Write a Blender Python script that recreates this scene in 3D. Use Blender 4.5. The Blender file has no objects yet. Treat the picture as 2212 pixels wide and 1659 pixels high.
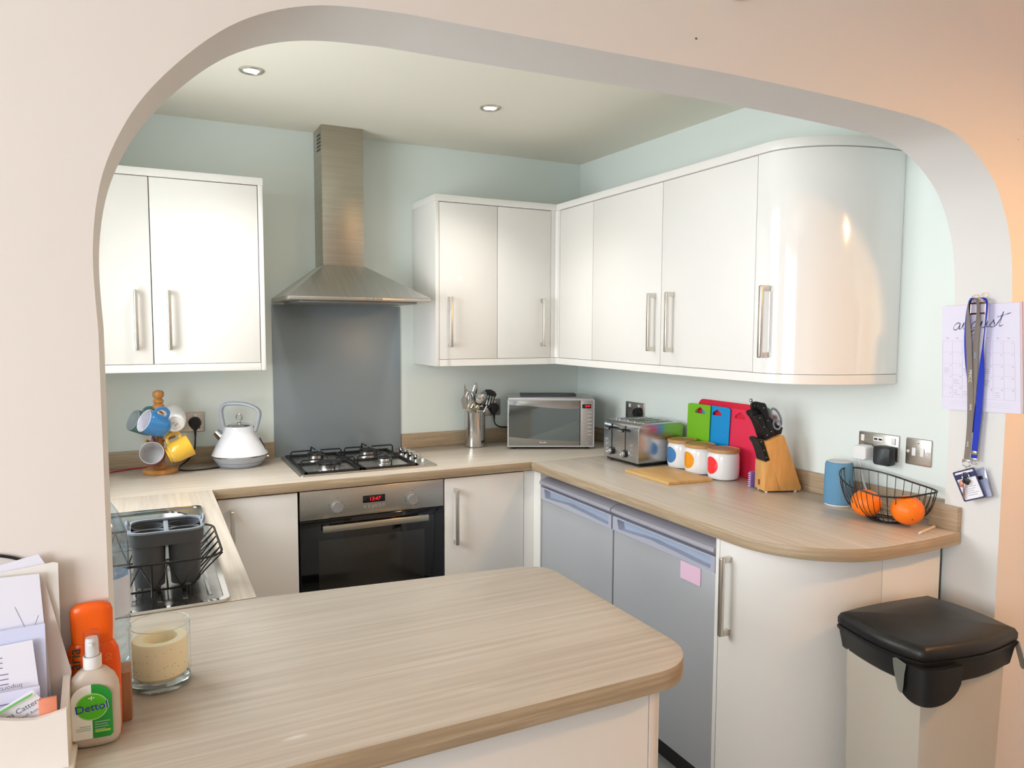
import bpy, bmesh, math, random
from mathutils import Vector, Matrix, Euler
random.seed(7)
S = bpy.context.scene
COL = S.collection
# ------------------------------------------------------------------ camera
cam = bpy.data.cameras.new('camera'); camo = bpy.data.objects.new('camera', cam); COL.objects.link(camo)
R_ = Vector((0.8945159, -0.44702076, 0.00370609)); U_ = Vector((0.03070163, 0.0697024, 0.99709527)); F_ = Vector((0.44598062, 0.8918038, -0.07607417))
M4 = Matrix((R_, U_, -F_)).transposed().to_4x4(); M4.translation = Vector((-2.1285, -3.4604, 1.5049))
camo.matrix_world = M4
cam.sensor_width = 36; cam.sensor_fit = 'HORIZONTAL'; cam.lens = 1586.39 / 2212 * 36
cam.clip_start = .05
S.camera = camo
# ------------------------------------------------------------------ light, world, exposure
S.view_settings.view_transform = 'Standard'; S.view_settings.look = 'None'
S.view_settings.gamma = 1; S.view_settings.use_curve_mapping = False
S.view_settings.exposure = 0.04
w = bpy.data.worlds.new('World'); S.world = w; w.use_nodes = True
w.node_tree.nodes['Background'].inputs[0].default_value = (.80, .90, 1, 1); w.node_tree.nodes['Background'].inputs[1].default_value = 2.0
def area(name, loc, tgt, sx, sy, power, col):
    l = bpy.data.lights.new(name, 'AREA'); l.shape = 'RECTANGLE'; l.size = sx; l.size_y = sy; l.energy = power; l.color = col
    o = bpy.data.objects.new(name, l); COL.objects.link(o); o.location = loc
    o.rotation_euler = (Vector(tgt) - Vector(loc)).to_track_quat('-Z', 'Y').to_euler(); return o
def point(name, loc, power, col, r=.05):
    l = bpy.data.lights.new(name, 'POINT'); l.energy = power; l.color = col; l.shadow_soft_size = r
    o = bpy.data.objects.new(name, l); COL.objects.link(o); o.location = loc; return o
area('kitchen_window_daylight', (-2.80, -1.22, 1.68), (0, -1.22, 1.60), 1.15, 1.2, 40, (.97, .985, 1))
area('dining_window_daylight', (-4.55, -3.9, 1.6), (-2.0, -3.3, 1.4), 2.2, 1.4, 104, (.95, .97, 1))
point('pendant_bulb', (.05, -3.25, 2.02), 32, (1, .56, .20), .06)
for lx_, ly_ in ((-1.771, -.734), (-.860, -.719)):
    l = bpy.data.lights.new('downlight_beam', 'SPOT'); l.energy = 38; l.spot_size = 1.9; l.spot_blend = 1; l.shadow_soft_size = .05; l.color = (1, .97, .92)
    o = bpy.data.objects.new('downlight_beam', l); COL.objects.link(o); o.location = (lx_, ly_, 2.375)
# ------------------------------------------------------------------ materials
def lin(c): return tuple(((v / 255) / 12.92 if v / 255 <= .04045 else ((v / 255 + .055) / 1.055) ** 2.4) for v in c)
MATS = {}
def mat(name, rgb, rough=.5, metal=0, coat=0, spec=.5, emit=None, estr=0, alpha=1, trans=0, ior=1.45, bump=0, bscale=200, aniso=0, sub=0):
    if name in MATS: return MATS[name]
    m = bpy.data.materials.new(name); m.use_nodes = True; nt = m.node_tree; b = nt.nodes['Principled BSDF']
    b.inputs['Base Color'].default_value = (*lin(rgb), 1); b.inputs['Roughness'].default_value = rough; b.inputs['Metallic'].default_value = metal
    b.inputs['Coat Weight'].default_value = coat; b.inputs['Coat Roughness'].default_value = .04; b.inputs['IOR'].default_value = ior
    b.inputs['Specular IOR Level'].default_value = spec; b.inputs['Transmission Weight'].default_value = trans; b.inputs['Alpha'].default_value = alpha
    if aniso: b.inputs['Anisotropic'].default_value = aniso
    if sub: b.inputs['Subsurface Weight'].default_value = sub; b.inputs['Subsurface Radius'].default_value = (.02, .015, .01)
    if emit: b.inputs['Emission Color'].default_value = (*lin(emit), 1); b.inputs['Emission Strength'].default_value = estr
    if bump:
        n = nt.nodes.new('ShaderNodeTexNoise'); n.inputs['Scale'].default_value = bscale; bp = nt.nodes.new('ShaderNodeBump')
        tc = nt.nodes.new('ShaderNodeTexCoord'); nt.links.new(tc.outputs['Object'], n.inputs['Vector'])
        bp.inputs['Strength'].default_value = bump; bp.inputs['Distance'].default_value = .002
        nt.links.new(n.outputs['Fac'], bp.inputs['Height']); nt.links.new(bp.outputs['Normal'], b.inputs['Normal'])
    MATS[name] = m; return m
def grain(name, c1, c2, scale, rough=.4, coat=0, c3=None, bump=.05, metal=0, detail=6):
    """streaky noise; scale = (x,y,z) frequencies, low along the grain"""
    if name in MATS: return MATS[name]
    m = mat(name, c1, rough, metal, coat); nt = m.node_tree; b = nt.nodes['Principled BSDF']; L = nt.links
    tc = nt.nodes.new('ShaderNodeTexCoord'); mp = nt.nodes.new('ShaderNodeMapping'); mp.inputs['Scale'].default_value = scale
    n = nt.nodes.new('ShaderNodeTexNoise'); n.inputs['Scale'].default_value = 1; n.inputs['Detail'].default_value = detail; n.inputs['Roughness'].default_value = .65
    cr = nt.nodes.new('ShaderNodeValToRGB'); cr.color_ramp.elements[0].position = .32; cr.color_ramp.elements[1].position = .68
    cr.color_ramp.elements[0].color = (*lin(c2), 1); cr.color_ramp.elements[1].color = (*lin(c1), 1)
    if c3: e = cr.color_ramp.elements.new(.5); e.color = (*lin(c3), 1)
    L.new(tc.outputs['Object'], mp.inputs['Vector']); L.new(mp.outputs['Vector'], n.inputs['Vector']); L.new(n.outputs['Fac'], cr.inputs['Fac']); L.new(cr.outputs['Color'], b.inputs['Base Color'])
    if bump:
        bp = nt.nodes.new('ShaderNodeBump'); bp.inputs['Strength'].default_value = bump; bp.inputs['Distance'].default_value = .001
        L.new(n.outputs['Fac'], bp.inputs['Height']); L.new(bp.outputs['Normal'], b.inputs['Normal'])
    return m
def glassy(name, tint=(255, 255, 255), base=.03, fres=1.45, rough=0):
    """thin clear sheet: fresnel mix of transparent and glossy"""
    if name in MATS: return MATS[name]
    m = bpy.data.materials.new(name); m.use_nodes = True; nt = m.node_tree; nt.nodes.clear(); L = nt.links
    o = nt.nodes.new('ShaderNodeOutputMaterial'); mx = nt.nodes.new('ShaderNodeMixShader'); t = nt.nodes.new('ShaderNodeBsdfTransparent'); g = nt.nodes.new('ShaderNodeBsdfGlossy')
    f = nt.nodes.new('ShaderNodeLayerWeight'); f.inputs['Blend'].default_value = .5
    pw = nt.nodes.new('ShaderNodeMath'); pw.operation = 'POWER'; pw.inputs[1].default_value = 4; L.new(f.outputs['Facing'], pw.inputs[0])
    ml = nt.nodes.new('ShaderNodeMath'); ml.operation = 'MULTIPLY'; ml.inputs[1].default_value = .7; L.new(pw.outputs[0], ml.inputs[0]); t.inputs['Color'].default_value = (*lin(tint), 1); g.inputs['Roughness'].default_value = rough
    a = nt.nodes.new('ShaderNodeMath'); a.operation = 'ADD'; a.inputs[1].default_value = base; a.use_clamp = True
    L.new(ml.outputs[0], a.inputs[0]); L.new(a.outputs[0], mx.inputs['Fac']); L.new(t.outputs[0], mx.inputs[1]); L.new(g.outputs[0], mx.inputs[2]); L.new(mx.outputs[0], o.inputs['Surface'])
    MATS[name] = m; return m
WHITE = mat('gloss_white', (238, 236, 232), .36, coat=.15)
CARC = mat('carcass_white', (240, 239, 236), .4)
WX = grain('worktop_ash_x', (208, 198, 185), (184, 172, 158), (2.2, 85, 85), .34, coat=.08, c3=(197, 186, 172))
WY = grain('worktop_ash_y', (208, 198, 185), (184, 172, 158), (85, 2.2, 85), .34, coat=.08, c3=(197, 186, 172))
EX = grain('worktop_edge_x', (192, 174, 148), (160, 141, 116), (4, 4, 110), .4, c3=(172, 151, 124))
EY = grain('worktop_edge_y', (192, 174, 148), (160, 141, 116), (4, 4, 110), .4, c3=(172, 151, 124))
STEEL = grain('brushed_steel', (188, 184, 176), (160, 157, 150), (3, 3, 240), .30, metal=1, bump=.03)
STEELH = grain('brushed_steel_h', (208, 204, 196), (186, 182, 174), (240, 3, 240), .30, metal=1, bump=.03)
CHROME = mat('chrome', (215, 215, 215), .08, 1)
SATIN = mat('satin_nickel', (216, 211, 202), .28, 1)
BLACK = mat('black_plastic', (22, 22, 24), .35)
BLACKM = mat('black_enamel', (26, 26, 28), .45)
BGLASS = mat('black_glass', (8, 8, 9), .06, coat=.5)
WIREB = mat('black_wire', (34, 31, 30), .35, .3)
PLAST = mat('white_plastic', (238, 238, 238), .35)
KWALL = mat('mint_blue_paint', (231, 240, 236), .75, bump=.08, bscale=90)
DWALL = mat('cream_paint', (235, 227, 221), .75, bump=.08, bscale=90)
JWALL = mat('white_paint', (232, 231, 228), .7, bump=.08, bscale=90)
CEIL = mat('ceiling_paint', (238, 235, 221), .85)
PAPER = mat('white_paper', (236, 236, 250), .7)
RED = mat('red_plastic', (225, 32, 62), .4)
ORANGE = mat('orange_plastic', (244, 92, 14), .3)
PINE = grain('pine_wood', (214, 158, 92), (188, 126, 62), (30, 30, 3), .4)
BEECH = grain('beech_wood', (222, 164, 96), (205, 146, 80), (60, 60, 8), .45, bump=.02)
# ------------------------------------------------------------------ mesh helpers
def bm_box(x0, x1, y0, y1, z0, z1, bev=0, seg=2):
    b = bmesh.new(); bmesh.ops.create_cube(b, size=1)
    bmesh.ops.scale(b, vec=(abs(x1 - x0), abs(y1 - y0), abs(z1 - z0)), verts=b.verts)
    bmesh.ops.translate(b, vec=((x0 + x1) / 2, (y0 + y1) / 2, (z0 + z1) / 2), verts=b.verts)
    if bev: bmesh.ops.bevel(b, geom=b.edges[:], offset=bev, segments=seg, affect='EDGES', profile=.5)
    return b
def bm_prism(pts, axis, a0, a1, bev=0, seg=2, mi=None):
    """polygon in the two other axes (cyclic order) extruded along axis"""
    b = bmesh.new()
    def P(p, a):
        if axis == 'z': return (p[0], p[1], a)
        if axis == 'y': return (p[0], a, p[1])
        return (a, p[0], p[1])
    lo = [b.verts.new(P(p, a0)) for p in pts]; hi = [b.verts.new(P(p, a1)) for p in pts]; n = len(pts)
    b.faces.new(lo); b.faces.new(hi[::-1])
    for i in range(n): b.faces.new((lo[i], lo[(i + 1) % n], hi[(i + 1) % n], hi[i]))
    bmesh.ops.recalc_face_normals(b, faces=b.faces)
    if bev:
        ed = [e for e in b.edges if all(len(f.verts) > 4 or True for f in e.link_faces) and (e.verts[0] in lo) == (e.verts[1] in lo) and (e.verts[0] in hi) == (e.verts[1] in hi)]
        bmesh.ops.bevel(b, geom=ed, offset=bev, segments=seg, affect='EDGES', profile=.5)
    return b
def bm_ring(outer, inner, axis, a0, a1):
    """frame between two loops with equal counts"""
    b = bmesh.new()
    def P(p, a):
        if axis == 'z': return (p[0], p[1], a)
        if axis == 'y': return (p[0], a, p[1])
        return (a, p[0], p[1])
    L = [[b.verts.new(P(p, a)) for p in loop] for a in (a0, a1) for loop in (outer, inner)]; n = len(outer)
    for i in range(n):
        j = (i + 1) % n
        b.faces.new((L[0][i], L[0][j], L[1][j], L[1][i])); b.faces.new((L[2][i], L[3][i], L[3][j], L[2][j]))
        b.faces.new((L[0][i], L[2][i], L[2][j], L[0][j])); b.faces.new((L[1][i], L[1][j], L[3][j], L[3][i]))
    bmesh.ops.recalc_face_normals(b, faces=b.faces); return b
def bm_lathe(prof, seg=32, c=(0, 0, 0)):
    b = bmesh.new(); rings = []
    for r, z in prof:
        if r < 1e-6: rings.append([b.verts.new((c[0], c[1], c[2] + z))])
        else: rings.append([b.verts.new((c[0] + r * math.cos(2 * math.pi * i / seg), c[1] + r * math.sin(2 * math.pi * i / seg), c[2] + z)) for i in range(seg)])
    for A, B in zip(rings, rings[1:]):
        for i in range(seg):
            j = (i + 1) % seg
            if len(A) == 1 and len(B) == 1: continue
            if len(A) == 1: b.faces.new((A[0], B[j], B[i]))
            elif len(B) == 1: b.faces.new((A[i], A[j], B[0]))
            else: b.faces.new((A[i], A[j], B[j], B[i]))
    bmesh.ops.recalc_face_normals(b, faces=b.faces); return b
def bm_tube(path, r, seg=8, closed=False, rf=None, flat=1.0):
    """sweep a circle (flattened by flat in the binormal) along a path"""
    P = [Vector(p) for p in path]; n = len(P); b = bmesh.new(); rings = []; prev = None
    for i in range(n):
        if closed: t = (P[(i + 1) % n] - P[i - 1]).normalized()
        else: t = (P[min(i + 1, n - 1)] - P[max(i - 1, 0)]).normalized()
        if prev is None:
            a = Vector((0, 0, 1)) if abs(t.z) < .9 else Vector((1, 0, 0)); nrm = (a - t * a.dot(t)).normalized()
        else: nrm = (prev - t * prev.dot(t)).normalized()
        prev = nrm; bn = t.cross(nrm); rr = rf(i / (n - 1)) * r if rf else r
        rings.append([b.verts.new(P[i] + (nrm * math.cos(2 * math.pi * k / seg) + bn * flat * math.sin(2 * math.pi * k / seg)) * rr) for k in range(seg)])
    m = n if closed else n - 1
    for i in range(m):
        A, B = rings[i], rings[(i + 1) % n]
        for k in range(seg): b.faces.new((A[k], A[(k + 1) % seg], B[(k + 1) % seg], B[k]))
    if not closed: b.faces.new(rings[0][::-1]); b.faces.new(rings[-1])
    bmesh.ops.recalc_face_normals(b, faces=b.faces); return b
def bm_cyl(p0, p1, r0, r1=None, seg=20):
    r1 = r0 if r1 is None else r1
    return bm_tube([p0, p1], 1, seg, rf=lambda t: r0 + (r1 - r0) * t)
def bm_ell(c, rx, ry, rz, seg=20, rings=12):
    b = bmesh.new(); bmesh.ops.create_uvsphere(b, u_segments=seg, v_segments=rings, radius=1)
    bmesh.ops.scale(b, vec=(rx, ry, rz), verts=b.verts); bmesh.ops.translate(b, vec=c, verts=b.verts); return b
def join(*bs):
    out = bmesh.new()
    for b in bs:
        me = bpy.data.meshes.new('t'); b.to_mesh(me); b.free(); out.from_mesh(me); bpy.data.meshes.remove(me)
    return out
def xf(b, m): bmesh.ops.transform(b, matrix=m, verts=b.verts); return b
def catmull(pts, k=6, closed=False):
    P = [Vector(p) for p in pts]; n = len(P); out = []
    for i in range(n if closed else n - 1):
        g = (lambda j: P[j % n]) if closed else (lambda j: P[max(0, min(n - 1, j))])
        p0, p1, p2, p3 = g(i - 1), g(i), g(i + 1), g(i + 2)
        for s in range(k):
            t = s / k; out.append(.5 * ((2 * p1) + (p2 - p0) * t + (2 * p0 - 5 * p1 + 4 * p2 - p3) * t * t + (3 * p1 - p0 - 3 * p2 + p3) * t ** 3))
    if not closed: out.append(P[-1])
    return out
def arc(cx, cy, r, a0, a1, n=12, ry=None):
    ry = ry or r
    return [(cx + r * math.cos(math.radians(a0 + (a1 - a0) * i / n)), cy + ry * math.sin(math.radians(a0 + (a1 - a0) * i / n))) for i in range(n + 1)]
def rrect(x0, x1, y0, y1, r, n=5):
    return arc(x1 - r, y0 + r, r, -90, 0, n) + arc(x1 - r, y1 - r, r, 0, 90, n) + arc(x0 + r, y1 - r, r, 90, 180, n) + arc(x0 + r, y0 + r, r, 180, 270, n)
def bm_text(s, size, thick=.0004, shear=0, align='CENTER'):
    cu = bpy.data.curves.new('txt', 'FONT'); cu.body = s; cu.size = size; cu.shear = shear; cu.align_x = align; cu.align_y = 'CENTER'; cu.resolution_u = 3
    o = bpy.data.objects.new('txt', cu); COL.objects.link(o); dg = bpy.context.evaluated_depsgraph_get(); dg.update()
    me = bpy.data.meshes.new_from_object(o.evaluated_get(dg)); b = bmesh.new(); b.from_mesh(me)
    bmesh.ops.remove_doubles(b, verts=b.verts, dist=size * 1e-4)
    if thick:
        g = bmesh.ops.extrude_face_region(b, geom=b.faces[:]); bmesh.ops.translate(b, vec=(0, 0, thick), verts=[v for v in g['geom'] if isinstance(v, bmesh.types.BMVert)])
        bmesh.ops.recalc_face_normals(b, faces=b.faces)
    bpy.data.objects.remove(o); bpy.data.curves.remove(cu); bpy.data.meshes.remove(me); return b
def frame(right, up, org):
    r = Vector(right).normalized(); u = Vector(up); u = (u - r * u.dot(r)).normalized(); n = r.cross(u)
    m = Matrix((r, u, n)).transposed().to_4x4(); m.translation = Vector(org); return m
# ------------------------------------------------------------------ scene graph helpers
ROOTM = {}
def obj(name, b, m, parent=None, world=False, smooth=True, ang=35):
    """one mesh object; world=True: the shape is given in world coordinates"""
    ms = m if isinstance(m, (list, tuple)) else [m]
    root = parent
    while root is not None and root.parent is not None: root = root.parent
    if world and root is not None: xf(b, ROOTM[root.name].inverted())
    me = bpy.data.meshes.new(name); b.to_mesh(me); b.free()
    for k in ms: me.materials.append(k)
    if smooth:
        me.polygons.foreach_set('use_smooth', [True] * len(me.polygons)); me.set_sharp_from_angle(angle=math.radians(ang))
    o = bpy.data.objects.new(name, me); COL.objects.link(o)
    if parent is not None: o.parent = parent
    return o
def thing(name, label, cat, loc=(0, 0, 0), rotz=0, group=None, rot=None, mtx=None):
    o = bpy.data.objects.new(name, None); COL.objects.link(o); o.empty_display_size = .05
    if mtx is not None: o.matrix_world = mtx; ROOTM[o.name] = mtx.copy()
    else:
        o.location = loc; e = Euler(rot or (0, 0, rotz)); o.rotation_euler = e
        ROOTM[o.name] = Matrix.Translation(Vector(loc)) @ e.to_matrix().to_4x4()
    o['label'] = label; o['category'] = cat
    if group: o['group'] = group
    return o
def tag(o, label, cat, group=None):
    o['label'] = label; o['category'] = cat
    if group: o['group'] = group
    return o
def solo(name, b, m, label, cat, group=None, origin=None, **k):
    """a thing that is a single mesh; origin re-centres it"""
    if origin is None:
        vs = [v.co.copy() for v in b.verts]; origin = Vector((sum(v.x for v in vs) / len(vs), sum(v.y for v in vs) / len(vs), min(v.z for v in vs)))
    origin = Vector(origin); bmesh.ops.translate(b, vec=-origin, verts=b.verts)
    o = obj(name, b, m, **k); o.location = origin; return tag(o, label, cat, group)
def struct(name, b, m, **k):
    o = obj(name, b, m, **k); o['kind'] = 'structure'; return o
def setmat(b, fn):
    for f in b.faces: f.material_index = fn(f)
    return b
WT, TH, H = .91, .038, 2.386
XL = -2.524                                    # kitchen left wall
def xw(y): return .01 - .0309 * y              # kitchen right wall, slightly out of square
# ================================================================== SETTING
struct('floor', bm_box(-4.3, 1.2, -6.2, .1, -.1, 0), grain('grey_vinyl', (150, 150, 148), (118, 118, 118), (4, 4, 4), .35), smooth=False)
struct('ceiling', bm_box(-4.3, 1.2, -6.2, .1, H, H + .1), CEIL, smooth=False)
struct('wall_back', bm_box(XL - .12, .15, 0, .1, 0, H), KWALL, smooth=False)
struct('wall_right', bm_prism([(xw(0), 0), (xw(-2.095), -2.095), (.25, -2.095), (.25, .0)], 'z', 0, H), KWALL, smooth=False)
wy0, wy1, wz0, wz1 = -1.78, -.66, 1.06, 2.27
b = join(bm_box(XL - .12, XL, -2.095, wy0, 0, H), bm_box(XL - .12, XL, wy1, 0, 0, H), bm_box(XL - .12, XL, wy0, wy1, 0, wz0), bm_box(XL - .12, XL, wy0, wy1, wz1, H))
struct('wall_left', b, KWALL, smooth=False)
# the arch wall between dining room and kitchen
AF, AB, AX0, AX1 = -2.255, -2.095, -2.187, .014
arch = [(AX0, 1.50), (-2.190, 1.61), (-2.178, 1.705), (-2.150, 1.781), (-2.106, 1.851), (-2.030, 1.930), (-1.956, 1.979), (-1.862, 2.010), (-1.74, 2.022), (-1.62, 2.024), (-1.33, 2.028), (-.985, 2.034), (-.62, 2.030), (-.36, 2.018), (-.225, 1.985), (-.100, 1.903), (-.030, 1.80), (.002, 1.70), (AX1, 1.58), (AX1, 1.50)]
ap = [(p.x, p.y) for p in catmull([(a, c, 0) for a, c in arch], 5)]
poly = [(-4.2, 0), (AX0, 0)] + ap + [(AX1, 0), (1.1, 0), (1.1, H), (-4.2, H)]
b = bm_prism(poly, 'y', AF, AB)
setmat(b, lambda f: 0 if f.normal.y < -.9 else (2 if f.normal.y > .9 else 1))
struct('wall_front', b, [DWALL, JWALL, KWALL], ang=50)
# dining room shell behind the camera
dy0, dy1, dz0, dz1 = -5.0, -2.8, .9, 2.2
b = join(bm_box(-4.3, -4.2, -6.2, dy0, 0, H), bm_box(-4.3, -4.2, dy1, AF, 0, H), bm_box(-4.3, -4.2, dy0, dy1, 0, dz0), bm_box(-4.3, -4.2, dy0, dy1, dz1, H))
struct('wall_dining_left', b, DWALL, smooth=False)
struct('wall_dining_right', bm_box(1.1, 1.2, -6.2, AF, 0, H), DWALL, smooth=False)
struct('wall_dining_rear', bm_box(-4.2, 1.1, -6.2, -6.1, 0, H), DWALL, smooth=False)
def window(name, axis, a0, a1, z0, z1, p, t, mull, transom):
    """window frame with mullions and panes; axis = direction of its width"""
    def bx(u0, u1, v0, v1, d0, d1, bev=.004): return bm_box(u0, u1, d0, d1, v0, v1, bev) if axis == 'x' else bm_box(d0, d1, u0, u1, v0, v1, bev)
    fr = join(bx(a0, a1, z0, z0 + .06, p, p + t), bx(a0, a1, z1 - .06, z1, p, p + t), bx(a0, a0 + .06, z0 + .06, z1 - .06, p, p + t), bx(a1 - .06, a1, z0 + .06, z1 - .06, p, p + t), *[bx(m - .03, m + .03, z0 + .06, z1 - .06, p, p + t) for m in mull], bx(a0 + .06, a1 - .06, transom - .025, transom + .025, p + .005, p + t - .005))
    o = struct(name, fr, PLAST)
    edges = [a0 + .06] + sum([[m - .03, m + .03] for m in mull], []) + [a1 - .06]
    for i in range(0, len(edges), 2):
        for v0, v1 in ((z0 + .06, transom - .025), (transom + .025, z1 - .06)):
            obj('pane', bx(edges[i] - .005, edges[i + 1] + .005, v0 - .005, v1 + .005, p + t * .45, p + t * .55, 0), glassy('window_glass'), o, smooth=False)
    return o
window('window_1', 'y', wy0, wy1, wz0, wz1, XL - .11, .06, [(wy0 + wy1) / 2], 1.93)
window('window_2', 'y', dy0, dy1, dz0, dz1, -4.29, .06, [-4.27, -3.53], 1.75)
struct('trim_1', bm_box(XL - .045, XL + .02, wy0 - .03, wy1 + .03, wz0 - .022, wz0, .004), PLAST)   # kitchen window sill
bl = thing('venetian_blind', 'white slatted venetian blind in the kitchen side window', 'blind', (XL - .035, (wy0 + wy1) / 2, wz0))
obj('head_rail', bm_box(XL - .045, XL - .01, wy0 + .01, wy1 - .01, wz1 - .035, wz1 - .003, .003), PLAST, bl, True)
me0 = None
for i in range(9):
    z = wz1 - .07 - i * .040
    if me0 is None:
        s0 = obj('slat', xf(bm_box(-.0175, .0175, wy0 + .012 - (wy0 + wy1) / 2, wy1 - .012 - (wy0 + wy1) / 2, -.0006, .0006), Matrix.Rotation(math.radians(22), 4, 'Y')), PLAST, bl); me0 = s0.data
    else: s0 = bpy.data.objects.new('slat', me0); COL.objects.link(s0); s0.parent = bl
    s0.location = (.005, 0, z - wz0)
# ================================================================== WORKTOPS
def worktop(name, poly, label, mx, ex):
    b = bm_prism(poly, 'z', WT - TH, WT, bev=.003)
    setmat(b, lambda f: 0 if f.normal.z > .9 else 1)
    return solo(name, b, [mx, ex], label, 'worktop', ang=40)
worktop('worktop', [(XL, -.60), (-.60, -.60), (-.0, -.60), (xw(-.3), -.60), (xw(0), 0), (XL, 0)], 'pale ash-effect worktop along the back wall, under hob and kettle', WX, EX)
b = bm_ring([(XL, -1.795), (-1.924, -1.795), (-1.924, -.6015), (XL, -.6015)], [(-2.457, -1.781), (-1.991, -1.781), (-1.991, -.868), (-2.457, -.868)], 'z', WT - TH, WT)
setmat(b, lambda f: 0 if f.normal.z > .9 else 1)
solo('worktop', b, [WY, EY], 'pale ash-effect worktop on the left, holding the steel sink', 'worktop', smooth=False)
rc = [(p[0], p[1]) for p in arc(-.295, -1.86, .305, 180, 270, 14, .295)]
worktop('worktop', [(-.60, -.6015)] + rc + [(-.16, -2.158), (-.006, -2.15), (AX1 - .004, -2.15), (AX1 - .004, -2.097), (xw(-2.09), -2.093), (xw(-.6), -.6015)], 'pale ash-effect worktop with a rounded end along the right wall', WY, EY)
pen = [(XL, -1.7965), (-1.924, -1.7965)] + [(-1.30, -1.862)] + arc(-1.315, -1.937, .075, 80, 0, 6) + [(-1.238, -2.36)] + arc(-1.34, -2.37, .102, 0, -90, 8) + [(-3.1, -2.472), (-3.1, AF - .001), (AX0 + .001, AF - .001), (AX0 + .001, AB + .001), (XL, AB + .001)]
worktop('worktop', pen, 'pale ash-effect breakfast bar worktop in the foreground under the arch', WX, EX)
def upst(poly, label, m, z=WT + .072): solo('upstand', bm_prism(poly, 'z', WT, z, bev=.002), m, label, 'upstand')
upst([(XL + .0, -.018), (-1.614, -.018), (-1.614, 0), (XL, 0)], 'ash-effect upstand on the back wall behind the kettle', EX)
upst([(-1.010, -.018), (-.02, -.018), (0, 0), (-1.010, 0)], 'ash-effect upstand on the back wall behind the utensil pot', EX)
upst([(xw(0) - .018, -.020), (xw(-2.09) - .018, -2.092), (xw(-2.09), -2.092), (xw(0), -.020)], 'long ash-effect upstand along the right wall', EY)
upst([(-.006, -2.148), (AX1 - .0005, -2.148), (AX1 - .0005, -2.096), (AX1 + .036, -2.094), (AX1 + .02, -2.06), (-.006, -2.06)], 'short ash-effect upstand piece at the worktop end by the jamb', EY)
# ================================================================== CABINETS
def handle_v(parent, x, y, z0, z1, face, name='handle'):
    """square-footed round bar handle, upright; face 'y' points to -y, 'x' to -x; x,y = door surface point"""
    out = Vector((0, -1, 0)) if face == 'y' else Vector((-1, 0, 0)); side = Vector((1, 0, 0)) if face == 'y' else Vector((0, 1, 0))
    c = Vector((x, y, 0)); bs = []
    bar = c + out * .032
    bs.append(bm_box(bar.x - .0075, bar.x + .0075, bar.y - .0075, bar.y + .0075, z0, z1, .004, 3))
    for z in (z0, z1 - .018):
        a = c; d = c + out * .030
        bs.append(bm_box(min(a.x, d.x) - abs(side.x) * .006, max(a.x, d.x) + abs(side.x) * .006, min(a.y, d.y) - abs(side.y) * .006, max(a.y, d.y) + abs(side.y) * .006, z, z + .018, .001))
    o = obj(name, join(*bs), SATIN, parent, True); return o
CD = .313; ZB, ZT = 1.36, 2.0735
# left wall cabinet
t = thing('wall_cabinet', 'white gloss double-door wall cabinet left of the cooker hood', 'cabinet', (-2.10, 0, ZB))
obj('carcass', bm_box(-2.515, -1.703, -CD + .019, -.001, ZB + .002, ZT - .002), CARC, t, True)
obj('end_panel', bm_box(-1.702, -1.684, -CD - .001, -.001, 1.329, ZT, .001), WHITE, t, True)
for x0, x1, hx in ((-2.515, -2.0995, -2.153), (-2.0960, -1.705, -2.039)):
    d = obj('door', bm_box(x0, x1, -CD, -CD + .018, ZB + .001, ZT - .003, .0015), WHITE, t, True); handle_v(d, hx, -CD, 1.415, 1.645, 'y')
obj('cornice', bm_box(-2.52, -1.682, -CD - .004, -.001, ZT, 2.1031, .002), WHITE, t, True)
obj('pelmet', bm_box(-2.515, -1.7035, -CD - .001, -CD + .02, 1.329, ZB - .001, .001), WHITE, t, True)
# back-right wall cabinet
t = thing('wall_cabinet', 'white gloss double-door wall cabinet right of the cooker hood, above the utensil pot', 'cabinet', (-.62, 0, ZB))
obj('carcass', bm_box(-.924, -.34, -CD + .019, -.001, ZB + .002, ZT - .002), CARC, t, True)
obj('end_panel', bm_box(-.944, -.926, -CD - .001, -.001, 1.329, ZT, .001), WHITE, t, True)
for x0, x1, hx in ((-.9245, -.634, -.878), (-.6312, -.3455, -.3965)):
    d = obj('door', bm_box(x0, x1, -CD, -CD + .018, ZB + .001, ZT - .003, .0015), WHITE, t, True); handle_v(d, hx, -CD, 1.417, 1.647, 'y')
# corner + right run
t = thing('wall_cabinet', 'white gloss corner wall cabinet with a blank narrow door above the microwave', 'cabinet', (-.1, -.4, ZB))
obj('carcass', bm_prism([(-.338, -.001), (-.338, -CD + .0195), (-CD + .0195, -.345), (-CD + .0195, -.637), (xw(-.637) - .001, -.637), (xw(0) - .001, -.001)], 'z', ZB + .002, ZT - .002), CARC, t, True)
obj('corner_post', bm_prism([(-.344, -CD - .001), (-CD - .001, -CD - .001), (-CD - .001, -.344), (-CD + .018, -.344), (-CD + .018, -CD + .018), (-.344, -CD + .018)], 'z', ZB, ZT, bev=.001), WHITE, t, True)
obj('door', bm_box(-CD, -CD + .018, -.6375, -.3455, ZB + .001, ZT - .003, .0015), WHITE, t, True)
t = thing('wall_cabinet', 'white gloss double-door wall cabinet on the right wall above toaster and boards', 'cabinet', (-.1, -1.13, ZB))
obj('carcass', bm_prism([(-CD + .0195, -.640), (-CD + .0195, -1.626), (xw(-1.63) - .001, -1.626), (xw(-.64) - .001, -.640)], 'z', ZB + .002, ZT - .002), CARC, t, True)
for y0, y1, hy in ((-1.1315, -.6405, -1.096), (-1.6255, -1.1345, -1.2075)):
    d = obj('door', bm_box(-CD, -CD + .018, y0, y1, ZB + .001, ZT - .003, .0015), WHITE, t, True); handle_v(d, -CD, hy, 1.415, 1.644, 'x')
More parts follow.
